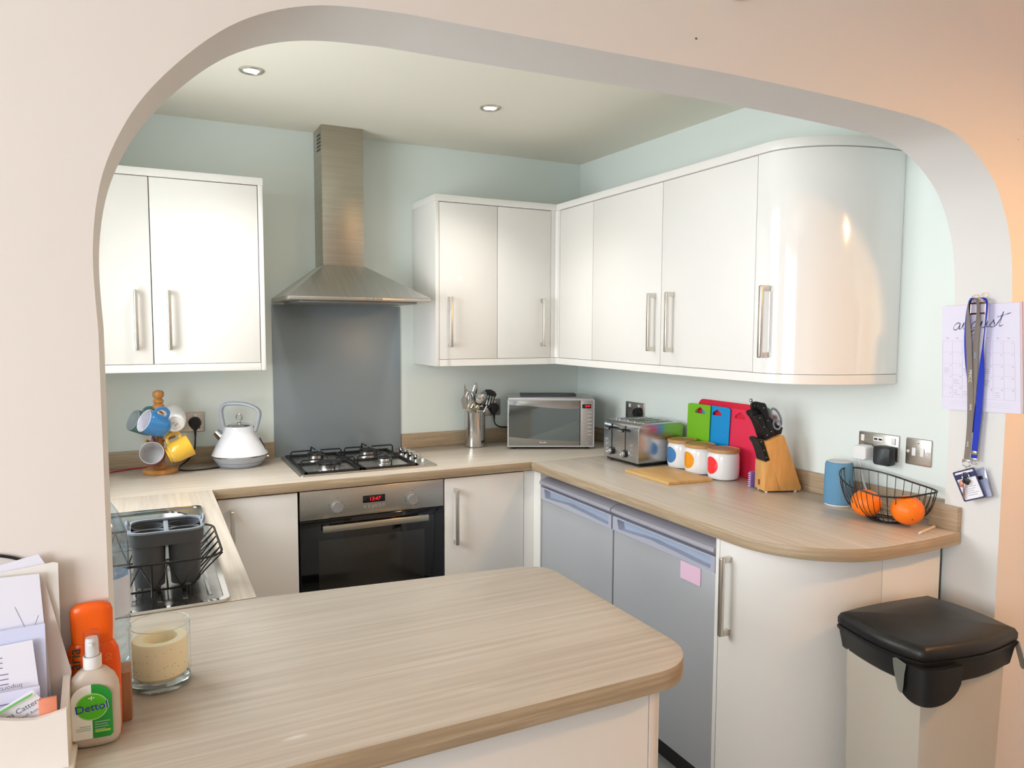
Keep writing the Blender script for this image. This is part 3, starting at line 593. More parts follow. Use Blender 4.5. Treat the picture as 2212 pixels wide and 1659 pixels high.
def sheet(name, pts, y0, y1, label, m=PAPER, lines=None, cat='letter', group='papers in the letter rack', extra=None, base=None):
    """thin upright sheet: pts in (x,z); leans from y0 at the bottom to y1 at the top"""
    zs = [p[1] for p in pts]; za, zb = min(zs), max(zs)
    yy = lambda z: y0 + (y1 - y0) * (z - za) / (zb - za)
    b = bmesh.new(); f = [b.verts.new((p[0], yy(p[1]), p[1])) for p in pts]; g = [b.verts.new((p[0], yy(p[1]) + .0011, p[1])) for p in pts]; n = len(pts)
    b.faces.new(f); b.faces.new(g[::-1])
    for i in range(n): b.faces.new((f[i], g[i], g[(i + 1) % n], f[(i + 1) % n]))
    bmesh.ops.recalc_face_normals(b, faces=b.faces)
    cx = sum(p[0] for p in pts) / n; org = Vector((cx, (y0 + y1) / 2, za)); t = thing(name, label, cat, org, group=None)
    obj('sheet', b, m, t, True, smooth=False)
    if lines:
        bs = []
        for (x0, x1, z, sl, h) in lines:
            q = [(x0, z), (x1, z + sl), (x1, z + sl + h), (x0, z + h)]
            bb = bmesh.new(); vs = [bb.verts.new((p[0], yy(p[1]) - .0003, p[1])) for p in q]; vv = [bb.verts.new((p[0], yy(p[1]) - .0001, p[1])) for p in q]
            bb.faces.new(vs); bb.faces.new(vv[::-1])
            for i in range(4): bb.faces.new((vs[i], vv[i], vv[(i + 1) % 4], vs[(i + 1) % 4]))
            bs.append(bb)
        obj('print', join(*bs), INK, t, True, smooth=False)
    return t, yy
sheet('letter', [(-2.40, .925), (-2.262, .925), (-2.262, 1.172), (-2.27, 1.188), (-2.40, 1.160)], -2.280, -2.268, 'lavender-white letter at the back of the rack, its corner peaking highest')
sheet('letter', [(-2.33, .925), (-2.2465, .925), (-2.2465, 1.174), (-2.252, 1.176), (-2.33, 1.168)], -2.287, -2.275, 'small white folded leaflet sticking up at the right of the rack', mat('leaflet_white', (240, 236, 232), .6))
sheet('envelope', [(-2.41, .925), (-2.255, .925), (-2.268, 1.165), (-2.41, 1.168)], -2.302, -2.286, 'tall white envelope with a folded flap in the middle of the rack', lines=[(-2.297, -2.281, 1.123, -.045, .0012), (-2.281, -2.2705, 1.078, .030, .0012)], cat='envelope')
sheet('letter', [(-2.30, .925), (-2.246, .925), (-2.2345, 1.020), (-2.262, 1.150), (-2.30, 1.135)], -2.295, -2.281, 'slanting cream card leaning out over the right side of the rack', mat('card_cream', (228, 214, 210), .6))
ln = [(-2.40, -2.310 + dx, 1.088 - k * .0085, -.002, .0022) for k, dx in enumerate((.0, .001, .0, .002, .001))] + [(-2.40, -2.300, 1.037, .004, .004)]
sheet('letter', [(-2.42, .925), (-2.262, .925), (-2.262, 1.10), (-2.42, 1.095)], -2.318, -2.303, 'pale blue-white printed letter behind the front page', mat('paper_blue', (216, 222, 252), .7), cat='letter')
ROOTLAST = sheet('letter', [(-2.42, .93), (-2.262, .93), (-2.276, 1.083), (-2.42, 1.076)], -2.330, -2.312, 'printed white letter with upside-down text lines facing the camera', lines=[(-2.41, -2.310, 1.064 - k * .0065, .001, .0012) for k in range(3)] + [(-2.41, -2.304, 1.042 - k * .0065, .001, .0012) for k in range(3)])
obj('upside_down_print', xf(bm_text('Important: To', .0085, .0002), frame((-1, 0, -.04), (0, 0, -1), (-2.312, -2.3255, 1.0275))), INK, ROOTLAST[0], True, smooth=False)
sheet('letter', [(-2.43, .925), (-2.268, .925), (-2.268, 1.025), (-2.43, 1.022)], -2.338, -2.329, 'shorter printed letter in the front slot of the rack', mat('paper_lilac', (224, 222, 246), .7), lines=[(-2.42, -2.285, 1.006 - k * .0075, .002, .0014) for k in range(4)])
GB = mat('green_band', (120, 190, 110), .5)
t, yy = sheet('business_card', [(-2.355, .949), (-2.295, .939), (-2.248, .986), (-2.2745, 1.026), (-2.330, .999)], -2.3475, -2.341, 'tilted white business card with a green top stripe, front of the rack', mat('card_white', (246, 246, 252), .5), cat='card')
def on_card(b, m, nm): obj(nm, b, m, t, True, smooth=False)
on_card(bm_prism([(-2.330, .9955), (-2.2755, 1.0215), (-2.2735, 1.025), (-2.330, .9985)], 'y', -2.3478, -2.3462), GB, 'green_stripe')
on_card(xf(bm_text('Lions Cattery', .0098, .0002), frame((1, 0, .46), (0, 0, 1), (-2.2900, -2.3478, 1.0035))), mat('print_dark', (80, 84, 120), .6), 'lettering')
on_card(xf(bm_text('and Small Animals', .0055, .0002), frame((1, 0, .46), (0, 0, 1), (-2.2800, -2.3478, .9970))), MATS['print_dark'], 'lettering')
solo('pink_sticky_notes', bm_box(-2.268, -2.2475, -2.349, -2.343, .935, 1.014, .001), mat('salmon', (232, 146, 116), .6), 'salmon-orange block of notes beside the card in the rack', 'notes')
# cable on the wall above the rack
solo('cable', bm_tube(catmull([(-2.55, AF - .004, 1.190), (-2.42, AF - .004, 1.186), (-2.34, AF - .004, 1.192), (-2.30, AF - .004, 1.184), (-2.28, AF - .004, 1.170)], 5), .0022, 6), BLACK, 'thin black cable on the wall above the letter rack', 'cable')
# ================================================================== BACK COUNTER: mug tree, mugs, kettle
T_ = -F_
def dirv(r, u, t): return (R_ * r + U_ * u + T_ * t).normalized()
t = thing('mug_tree', 'turned pine mug tree on the worktop, hung with five mugs', 'mug tree', (-2.085, -.165, WT))
obj('base', bm_lathe([(0, 0), (.062, 0), (.066, .004), (.067, .012), (.062, .018), (.03, .021), (0, .021)], 40), PINE, t)
obj('pole', bm_lathe([(.024, .0205), (.021, .030), (.0165, .042), (.015, .07), (.016, .12), (.015, .18), (.016, .235), (.021, .245), (.021, .252), (.015, .258), (.022, .266), (.022, .276), (.015, .283), (.020, .290), (.020, .297), (.013, .303), (.021, .314), (.022, .326), (.017, .335), (0, .339)], 24), PINE, t)
for (z, a) in ((.205, 200), (.215, 262), (.225, 330), (.222, 65), (.115, 225), (.125, 320)):
    d = Vector((math.cos(math.radians(a)), math.sin(math.radians(a)), .38)).normalized()
    obj('peg', bm_tube([Vector((0, 0, z)) + d * .010, Vector((0, 0, z)) + d * .055, Vector((0, 0, z)) + d * .070, Vector((0, 0, z)) + d * .078], .0048, 8, rf=lambda q: 1 if q < .5 else 1.5 - .5 * q), PINE, t)
def mug(label, c, axis, h, outer, inner, tapered=False, marks=False):
    a = Vector(axis).normalized(); h = Vector(h); h = (h - a * h.dot(a)).normalized()
    m = Matrix((h, a.cross(h), a)).transposed().to_4x4() @ Matrix.Scale(1.09, 4); m.translation = Vector(c) - a * .046
    t = thing('mug', label, 'mug', mtx=m, group='mugs on the mug tree')
    k = [(.030, 0), (.034, .003), (.0385, .014), (.041, .035), (.0415, .084)] if not tapered else [(.031, .0), (.031, .004), (.029, .006), (.035, .014), (.040, .030), (.041, .085)]
    obj('body', bm_lathe([(0, .003), (.026, .002), (.0285, 0)] + k + [(.0405, .0865), (.0395, .0865)], 36), outer, t)
    obj('inside', bm_lathe([(.0408, .0872), (.0397, .0878), (.0385, .0865), (.0375, .06), (.035, .012), (.028, .006), (0, .006)], 36), inner, t)
    obj('handle', bm_tube(catmull([(.0385, 0, .068), (.055, 0, .070), (.066, 0, .058), (.067, 0, .042), (.058, 0, .026), (.037, 0, .020)], 5), .0062, 10, flat=.75), outer, t)
    if marks:
        obj('base_marks', join(*[xf(bm_text(s, .006, .0002), frame((0, 1, 0), (1, 0, 0), (0, 0, 0)) @ Matrix.Translation((0, dy, .0012)) if False else Matrix.Translation((x, 0, .0014)) @ Matrix.Rotation(math.pi, 4, 'X') @ Matrix.Rotation(math.radians(80), 4, 'Z')) for s, x, dy in (('KINO', -.006, 0), ('8 60', .006, 0))]), BLACK, t)
MW = mat('mug_white', (240, 240, 240), .15, coat=.5); MI = mat('mug_inner_lilac', (226, 224, 236), .2, coat=.5)
mug('blue mug with a white inside, front left of the tree', (-2.099, -.272, 1.120), dirv(-.55, .36, .75), dirv(.45, .85, .1), mat('mug_blue', (52, 124, 184), .18, coat=.5), MI)
mug('teal green mug half hidden behind the blue mug', (-2.141, -.113, 1.108), dirv(-.55, .36, .75), dirv(.45, .85, .1), mat('mug_teal', (92, 142, 142), .18, coat=.5), mat('mug_inner_grey', (205, 214, 218), .2, coat=.5))
mug('white mug hanging with its printed base to the room, right of the tree', (-2.030, -.196, 1.129), dirv(-.42, .36, -.83), dirv(-.7, .5, .3), MW, MW, marks=True)
mug('purple mug with a pale inside, lower left of the tree', (-2.111, -.226, .994), dirv(.32, .26, .9), dirv(.0, 1, 0), mat('mug_purple', (120, 62, 104), .18, coat=.5), mat('mug_inner_pale', (214, 212, 214), .2, coat=.5))
mug('glossy yellow mug, lower right of the tree', (-2.018, -.232, 1.007), dirv(.78, .44, -.45), dirv(-.45, .88, .1), mat('mug_yellow', (236, 188, 60), .15, coat=.6), mat('mug_yellow_in', (236, 200, 110), .2), tapered=True)
# kettle
t = thing('kettle', 'white pyramid kettle with grey handle and chrome spout', 'kettle', (-1.775, -.137, WT), math.radians(-26.6))
KW = mat('kettle_white', (238, 240, 248), .16, coat=.7); KG = mat('kettle_grey', (176, 184, 196), .25, coat=.3)
obj('base', bm_lathe([(0, 0), (.080, 0), (.086, .003), (.094, .014), (.098, .0195), (.0965, .0205)], 48), KG, t)
obj('lower_band', bm_lathe([(.0965, .0212), (.099, .0218), (.108, .034), (.1155, .0455)], 48), KG, t)
obj('chrome_ring', bm_lathe([(.1155, .0456), (.1172, .047), (.1172, .050), (.1155, .0515)], 48), CHROME, t)
obj('body', bm_lathe([(.1155, .0516), (.112, .060), (.102, .080), (.088, .105), (.075, .130), (.066, .150), (.0615, .165), (.0595, .171), (.054, .172)], 48), KW, t)
obj('lid', bm_lathe([(.054, .1722), (.050, .1745), (.046, .179), (.030, .184), (0, .186)], 40), CHROME, t)
obj('lid_ring', join(bm_cyl((0, 0, .185), (0, 0, .197), .0035, seg=10), bm_lathe([(.009, .186), (.006, .189), (0, .190)], 16), bm_tube([(.0125 * math.cos(a * math.pi / 10), 0, .2085 + .014 * math.sin(a * math.pi / 10)) for a in range(20)], .0026, 8, True)), CHROME, t)
hp = catmull([(-.060, 0, .145), (-.066, 0, .165), (-.074, 0, .205), (-.076, 0, .240), (-.062, 0, .262), (-.030, 0, .268), (.020, 0, .266), (.062, 0, .254), (.083, 0, .238), (.087, 0, .218), (.078, 0, .180), (.068, 0, .150)], 5)
obj('handle', bm_tube(hp, .0082, 10, flat=1.5), KG, t, ang=60)
obj('spout', join(bm_tube([(-.070, 0, .118), (-.082, 0, .128), (-.098, 0, .145)], .0185, 18, rf=lambda q: 1.15 - .2 * q), bm_cyl((-.0975, 0, .1445), (-.0985, 0, .1454), .0150, seg=18)), CHROME, t)
obj('water_window', bm_tube(catmull([(.106, .012, .066), (.092, .012, .096), (.081, .012, .118)], 4), .0045, 8), mat('dark_window', (60, 62, 66), .2), t)
obj('switch', bm_box(.114, .128, -.008, .008, .040, .046, .002), CHROME, t)
obj('power_cord', bm_tube(catmull([(-1.943, -.022, 1.060), (-1.944, -.022, 1.02), (-1.950, -.026, .972), (-1.975, -.035, .934), (-2.005, -.070, .917), (-2.016, -.120, .914), (-2.008, -.165, .914), (-1.985, -.185, .914), (-1.94, -.190, .914), (-1.862, -.168, .914)], 6), .0034, 8), BLACK, t, True)
solo('red_cord', bm_tube(catmull([(-2.36, -.150, .9135), (-2.28, -.100, .9135), (-2.22, -.062, .9135), (-2.17, -.040, .9135), (-2.12, -.035, .9135)], 6), .0028, 8), mat('red_cord', (190, 40, 60), .6, bump=.5, bscale=600), 'red braided cord on the worktop left of the mug tree', 'cord')
# ================================================================== SOCKETS, PLUGS, SWITCH
PL = grain('plate_steel', (206, 200, 192), (186, 180, 172), (3, 200, 200), .3, metal=1, bump=.01)
def plate(name, label, cat, org, right, wd, hg, build):
    """wall plate; local x = right along wall, y = up, z = out of the wall"""
    m = frame(right, (0, 0, 1), org); t = thing(name, label, cat, mtx=m)
    obj('plate', bm_prism(rrect(-wd / 2, wd / 2, -hg / 2, hg / 2, .004, 3), 'z', .0003, .0055, bev=.0025), PL, t, ang=50)
    build(t); return t
def b_(x0, x1, y0, y1, z0, z1, bev=.0005): return bm_box(x0, x1, y0, y1, z0, z1, bev)
def double_socket(sw=True, usb=False):
    def f(t):
        for s in (-1, 1):
            obj('socket_insert', join(b_(s * .036 - .018, s * .036 + .018, -.030, .006, .0056, .0066), ), mat('socket_grey', (96, 96, 98), .5), t)
            obj('switch', b_(s * (.036 if not usb else .056) - .006, s * (.036 if not usb else .056) + .006, .016 if not usb else .012, .034, .0056, .0105, .001), PLAST, t)
            for px_, py_ in ((0, -.002), (-.011, -.020), (.011, -.020)): obj('pin_hole', b_(s * .036 + px_ - (.002 if px_ == 0 else .0035), s * .036 + px_ + (.002 if px_ == 0 else .0035), py_ - (.004 if px_ == 0 else .002), py_ + (.004 if px_ == 0 else .002), .0066, .007), BLACK, t)
        if usb:
            u = obj('usb_panel', b_(-.018, .018, .016, .032, .0056, .007), PLAST, t)
            for s in (-1, 1): obj('usb_port', b_(s * .0085 - .006, s * .0085 + .006, .021, .027, .007, .0074), BLACK, u)
    return f
plate('wall_socket', 'steel double wall socket behind the mug tree', 'socket', (-1.976, -.0005, 1.092), (1, 0, 0), .146, .086, double_socket())
plate('wall_socket', 'steel double wall socket behind the utensil pot', 'socket', (-.541, -.0005, 1.092), (1, 0, 0), .146, .086, double_socket())
rw = lambda y: (xw(y) - .0006)
RD = (.0309, -1, 0)
plate('wall_socket', 'steel double wall socket on the right wall above the toaster', 'socket', (rw(-.515), -.515, 1.100), RD, .147, .086, double_socket())
plate('wall_socket', 'steel double wall socket with USB ports above the blue speaker', 'socket', (rw(-1.828), -1.828, 1.114), RD, .148, .088, double_socket(usb=True))
def fsw(t):
    for s in (-1, 1):
        obj('rocker', b_(s * .0135 - .0065, s * .0135 + .0065, -.013, .013, .0056, .0085, .001), PLAST, t)
        obj('screw', bm_cyl((s * .033, 0, .0055), (s * .033, 0, .0075), .005, seg=14), mat('screw_white', (222, 216, 210), .3), t)
    obj('indicator', b_(-.0015, .0025, .027, .0295, .0056, .0062, 0), BLACK, t)
plate('light_switch', 'square steel double rocker switch plate by the fruit basket', 'switch', (rw(-1.968), -1.968, 1.115), RD, .086, .086, fsw)
def plug(label, org, right):
    t = thing('plug', label, 'plug', mtx=frame(right, (0, 0, 1), org))
    obj('body', loft([(arc(0, 0, .026, -60, 240, 16) + [(-.008, -.032), (.008, -.032)], .0075), (arc(0, 0, .026, -60, 240, 16) + [(-.008, -.032), (.008, -.032)], .022), (arc(0, 0, .020, -60, 240, 16) + [(-.006, -.027), (.006, -.027)], .032)]), BLACK, t)
    obj('strain_relief', bm_tube([(0, -.026, .016), (0, -.045, .017), (0, -.060, .018)], .006, 10, rf=lambda q: 1 - .35 * q), BLACK, t)
plug('black plug in the socket behind the mug tree', (-1.943, -.0005, 1.090), (1, 0, 0))
plug('black plug in the socket behind the utensil pot', (-.510, -.0005, 1.090), (1, 0, 0))
plug('black plug in the socket above the toaster', (rw(-.552), -.552, 1.096), RD)
def rsq(h, r, n=5): return rrect(-h, h, -h, h, r, n)
t = thing('plug_adapter', 'white rounded square plug-in adapter in the USB socket', 'adapter', mtx=frame(RD, (0, 0, 1), (rw(-1.797), -1.797, 1.092)))
obj('body', loft([(rsq(.019, .008), .0075), (rsq(.019, .008), .016), (rsq(.0245, .010), .018), (rsq(.0245, .010), .052), (rsq(.022, .010), .0565)]), PLAST, t, ang=50)
t = thing('door_chime', 'black rounded square plug-in door chime with a green bell outline', 'door chime', mtx=frame(RD, (0, 0, 1), (rw(-1.871), -1.871, 1.091)))
BK = mat('chime_black', (44, 47, 50), .4)
obj('body', loft([(rsq(.021, .008), .0075), (rsq(.021, .008), .020), (rsq(.0310, .010), .022), (rsq(.0310, .010), .046), (rsq(.0285, .010), .050)]), BK, t, ang=50)
bell = [(-.008, -.006), (-.0055, -.003), (-.0050, .004), (-.002, .008), (0, .0098), (.002, .008), (.0050, .004), (.0055, -.003), (.008, -.006)]
obj('bell_icon', bm_tube([(p[0], p[1], .0503) for p in catmull([(q[0], q[1], 0) for q in bell], 3)], .0005, 5, True), mat('bell_green', (60, 120, 100), .5), t)
solo('white_cable', bm_tube(catmull([(.012, -1.797, 1.066), (.022, -1.797, 1.03), (.026, -1.806, .99), (.028, -1.822, .955), (.024, -1.842, .930), (.0, -1.858, .9165), (-.025, -1.845, .9135), (-.012, -1.822, .9135), (.008, -1.835, .914), (.005, -1.862, .9165)], 6), .0026, 8), PLAST, 'white cable hanging from the adapter down behind the fruit basket', 'cable')
# ================================================================== UTENSIL POT
PC = Vector((-.655, -.098, WT))
t = thing('utensil_pot', 'tall polished steel pot full of utensils, left of the microwave', 'pot', PC)
obj('pot', bm_lathe([(0, .001), (.050, .001), (.0525, .003), (.0525, .172), (.054, .174), (.054, .177), (.052, .177), (.051, .170), (.050, .006), (0, .005)], 48), mat('polished_steel', (205, 203, 200), .13, 1), t)
def utensil(name, label, b0, tip, parts):
    """b0: foot inside the pot, tip: where the head starts (both relative to the pot); local z along the handle"""
    rh = Vector((.8945, -.447, 0)); fh = Vector((.447, .8945, 0)); a = rh * b0[0] + fh * b0[1] + Vector((0, 0, b0[2])); c = rh * tip[0] + fh * tip[1] + Vector((0, 0, tip[2])); z = (c - a).normalized(); y = (T_ - z * T_.dot(z)).normalized(); x = y.cross(z)
    m = Matrix((x, y, z)).transposed().to_4x4() @ Matrix.Scale(1.22, 4); m.translation = PC + c
    t = thing(name, label, 'utensil', mtx=m, group='utensils in the steel pot'); L = (c - a).length / 1.22
    obj('handle', bm_tube([(0, 0, -L), (0, 0, -L * .4), (0, 0, .004)], .0035, 8, flat=.6, rf=lambda q: 1.6 - .6 * q), SATIN, t)
    for nm, b, m_ in parts: obj(nm, b, m_, t)
def blade(w0, w1, L, th=.0012, tip=.3):
    pts = [(-w0 / 2, 0), (w0 / 2, 0)] + [(w1 / 2, L * .45), (w1 / 2 * tip, L), (-w1 / 2 * tip, L), (-w1 / 2, L * .45)]
    return bm_prism(pts, 'y', -th, th)
ST = mat('utensil_steel', (190, 190, 188), .16, 1)
utensil('cake_server', 'pointed flat steel server leaning far left out of the pot', (.026, .0, .01), (-.052, .0, .186), [('blade', xf(blade(.012, .040, .085, tip=.08), Matrix.Rotation(math.radians(-32), 4, 'Y')), ST)])
utensil('fish_slice', 'narrow steel blade leaning left at the back of the pot', (.020, .01, .01), (-.036, .018, .196), [('blade', xf(blade(.008, .020, .095, tip=.1), Matrix.Rotation(math.radians(-8), 4, 'Y')), ST)])
wl = []
for k in range(5):
    a = k * math.pi / 5; wl.append(bm_tube([(.017 * math.sin(q * math.pi / 12) * math.cos(a) * (1.0 if q < 12 else 1), .017 * math.sin(q * math.pi / 12) * math.sin(a), .062 - .062 * math.cos(q * math.pi / 12)) if False else (.018 * math.cos(a) * math.sin(2 * math.pi * q / 20) * (1 - .0), .018 * math.sin(a) * math.sin(2 * math.pi * q / 20), .033 - .035 * math.cos(2 * math.pi * q / 20)) for q in range(20)], .0008, 5, True))
utensil('whisk', 'small steel balloon whisk on the left in the pot', (.006, -.012, .01), (-.017, -.012, .196), [('wires', join(*wl), ST)])
utensil('serving_spoon', 'tall steel spoon standing highest in the pot', (.0, .02, .01), (-.010, .014, .238), [('bowl', xf(bm_ell((0, 0, .030), .011, .0035, .036), Matrix.Rotation(math.radians(-14), 4, 'Y')), ST)])
def half(c, r, ry, seg=24, th=.0015):
    p = [(r, 0), (r * .96, -r * .25 * ry), (r * .8, -r * .6 * ry), (r * .45, -r * .88 * ry), (0, -r * ry)]
    q = [(0, -r * ry + th), (r * .43, -r * .88 * ry + th), (r * .77, -r * .58 * ry + th), (r * .93, -r * .25 * ry), (r - th, 0)]
    return xf(bm_lathe(p + q, seg), Matrix.Translation(c))
utensil('ladle', 'shiny steel ladle with a round bowl on the right of the pot', (-.02, -.01, .01), (.022, -.016, .214), [('bowl', xf(half((0, 0, 0), .034, .8), Matrix.Translation((0, .004, .028)) @ Matrix.Rotation(math.radians(72), 4, 'Y') @ Matrix.Rotation(math.radians(20), 4, 'X')), CHROME)])
utensil('skimmer', 'steel perforated skimmer in the middle of the pot', (.006, .02, .01), (.004, .012, .205), [('disc', xf(join(half((0, 0, 0), .033, .3), *[bm_cyl((.016 * math.cos(k), .016 * math.sin(k), -.0045), (.016 * math.cos(k), .016 * math.sin(k), .001), .003, seg=8) for k in range(6)]), Matrix.Translation((0, 0, .022)) @ Matrix.Rotation(math.radians(-58), 4, 'Y')), mat('dull_steel', (140, 140, 134), .3, 1))])
utensil('potato_masher', 'steel masher with a wavy foot at the front of the pot', (.0, -.02, .01), (-.004, -.028, .180), [('foot', join(bm_tube(catmull([(-.022, 0, .012), (-.018, 0, .028), (-.010, 0, .014), (0, 0, .030), (.010, 0, .014), (.018, 0, .028), (.022, 0, .012)], 4), .0028, 8), bm_tube([(0, 0, 0), (-.018, 0, .016)], .0026, 6), bm_tube([(0, 0, 0), (.018, 0, .016)], .0026, 6)), mat('warm_steel', (196, 186, 160), .22, 1))])
to = rrect(-.026, .026, 0, .062, .012, 4); sl = []
bars = [bm_box(-.025 + i * .0105, -.025 + i * .0105 + .005, -.0012, .0012, .004, .048, .0004) for i in range(5)]
tb = bm_prism([(-.026, .046), (.026, .046), (.029, .058), (.018, .068), (0, .072), (-.018, .068), (-.029, .058)], 'y', -.0012, .0012); tb2 = bm_prism([(-.010, -.006), (.010, -.006), (.0255, .007), (-.0255, .007)], 'y', -.0013, .0013)
utensil('slotted_turner', 'black plastic slotted turner leaning right out of the pot', (-.026, .006, .01), (.058, .018, .200), [('blade', xf(join(tb, tb2, *bars), Matrix.Rotation(math.radians(10), 4, 'Y')), BLACK)])
# ================================================================== MICROWAVE
t = thing('microwave', 'silver microwave with mirrored door and red digits, in the corner', 'microwave', (-.547, -.250, WT), math.radians(-25.2))
MS = mat('microwave_silver', (196, 196, 198), .33, .65); MWID, MD, MZ = .427, .248, .2475
obj('casing', bm_box(.004, MWID - .004, .016, MD, .014, MZ + .006, .004), MS, t)
obj('front_frame', bm_ring(rrect(0, MWID, .012, MZ, .004, 3), rrect(.006, MWID - .006, .018, MZ - .006, .003, 3), 'y', -.004, .016), mat('microwave_edge', (206, 208, 212), .3, .5), t)
d = obj('door', bm_box(.0062, .3545, -.0035, .0155, .0182, MZ - .0065, .001), mat('mirror_steel', (178, 180, 182), .12, 1), t)
win = [(.0065, .063)] + [(.0065 + .348 * i / 10, .063 - .020 * (i / 10) ** 1.0 - .018 * math.sin(math.pi * i / 10)) for i in range(1, 6)]
wp = [(.0068, .062), (.08, .054), (.17, .047), (.26, .043), (.354, .040), (.354, .203), (.30, .200), (.26, .201), (.17, .208), (.08, .216), (.0068, .220)]
obj('window', bm_prism([(p[0], p[1]) for p in wp], 'y', -.0042, -.0034), mat('mirror_glass', (122, 136, 140), .05, .85), d, smooth=False)
obj('lettering', xf(bm_text('Breville', .0115, .0003), frame((1, 0, 0), (0, 0, 1), (.175, -.0042, .034))), PLAST, d)
cp = obj('control_panel', bm_box(.3585, MWID - .0062, -.0035, .0155, .0182, MZ - .0065, .001), mat('panel_silver', (178, 172, 168), .4, .5), t)
obj('display', bm_box(.3665, .4105, -.0045, -.003, .203, .223, .0004), BGLASS, cp)
obj('digits', xf(bm_text('0:00', .014, .0003), frame((1, 0, 0), (0, 0, 1), (.3935, -.0048, .213))), MATS['red_led'], cp)
for k in range(7):
    obj('key', bm_box(.394, .415, -.0045, -.0035, .1835 - k * .0187, .1855 - k * .0187), PLAST, cp)
    obj('key_print', bm_box(.368, .380, -.0039, -.0035, .1838 - k * .0187, .1846 - k * .0187), mat('brown_print', (150, 120, 112), .6), cp)
obj('door_button', bm_cyl((.3935, -.0035, .030), (.3935, -.0065, .030), .004, seg=14), CHROME, cp)
for fx, fy in ((.03, .03), (MWID - .03, .03), (.03, MD - .03), (MWID - .03, MD - .03)): obj('foot', bm_cyl((fx, fy, 0), (fx, fy, .0145), .010, seg=14), BLACK, t)
obj('power_cord', bm_tube(catmull([(-.510, -.020, 1.034), (-.510, -.022, 1.015), (-.500, -.025, 1.000), (-.478, -.028, .990), (-.445, -.030, .987), (-.41, -.032, .980)], 6), .0034, 8), BLACK, t, True)
solo('tray', xf(bm_box(.065, .345, .070, .16, .0004, .012, .002), Matrix.Translation((-.547, -.250, WT + MZ + .006)) @ Matrix.Rotation(math.radians(-25.2), 4, 'Z')), mat('dark_tray', (64, 64, 72), .5), 'flat dark grey tray lying on top of the microwave', 'tray')
# ================================================================== TOASTER
t = thing('toaster', 'brushed steel four-slice toaster with two levers', 'toaster', (-.262, -.668, WT), math.radians(-88.5))
TW, TD, TZ = .256, .255, .184    # local x runs along the front (towards the camera), y into the counter
TS = grain('toaster_steel', (204, 205, 208), (184, 185, 188), (4, 4, 300), .24, metal=1, bump=.02)
pr_ = [(0, .016), (TD, .016), (TD, TZ - .03)] + [(p[0], p[1]) for p in arc(TD - .03, TZ - .03, .03, 0, 90, 6)][1:] + [(p[0], p[1]) for p in arc(.028, TZ - .028, .028, 90, 180, 6)]
b = bm_prism(pr_, 'x', 0, TW, bev=.004)
obj('body', b, TS, t, ang=40)
obj('base', bm_box(.010, TW - .010, .012, TD - .010, .004, .0165, .003), BLACK, t)
for fx in (.04, TW - .04): obj('foot', bm_cyl((fx, .03, 0), (fx, .03, .0045), .012, seg=14), BLACK, t)
for s0 in (.030, .092, .140, .200):
    g = obj('slot_frame', bm_ring(rrect(s0, s0 + .030, .045, TD - .045, .004, 3), rrect(s0 + .003, s0 + .027, .049, TD - .049, .003, 3), 'z', TZ - .001, TZ + .0025), CHROME, t)
    obj('slot', bm_box(s0 + .0032, s0 + .0268, .0492, TD - .0492, TZ - .0005, TZ + .0008, 0), BLACK, t)
for lx in (.063, .163):
    obj('lever_track', bm_box(lx - .0022, lx + .0022, -.0012, .002, .055, TZ - .015, .0004), BLACK, t)
    lv = obj('lever', join(bm_box(lx - .0045, lx + .0045, -.020, -.001, TZ - .036, TZ - .026, .001), bm_box(lx - .018, lx + .018, -.030, -.018, TZ - .040, TZ - .026, .004)), BLACK, t)
    obj('lever_trim', bm_box(lx - .016, lx + .016, -.0312, -.0298, TZ - .037, TZ - .030, .0004), CHROME, lv)
    kn = obj('knob', join(bm_cyl((lx - .002, 0, .046), (lx - .002, -.010, .046), .0165, seg=24)), BLACK, t)
    obj('knob_face', bm_lathe([(.0150, 0), (.0150, .012), (.0135, .013), (.009, .013), (.008, .010), (0, .010)], 24), CHROME, kn).matrix_local = frame((1, 0, 0), (0, 0, 1), (lx - .002, -.010, .046))
for bx_, zs in ((.028, (.096, .075, .052)), (.207, (.090, .068, .045))):
    for z in zs: obj('button', bm_cyl((bx_, 0, z), (bx_, -.003, z), .0052, seg=16), CHROME, t)
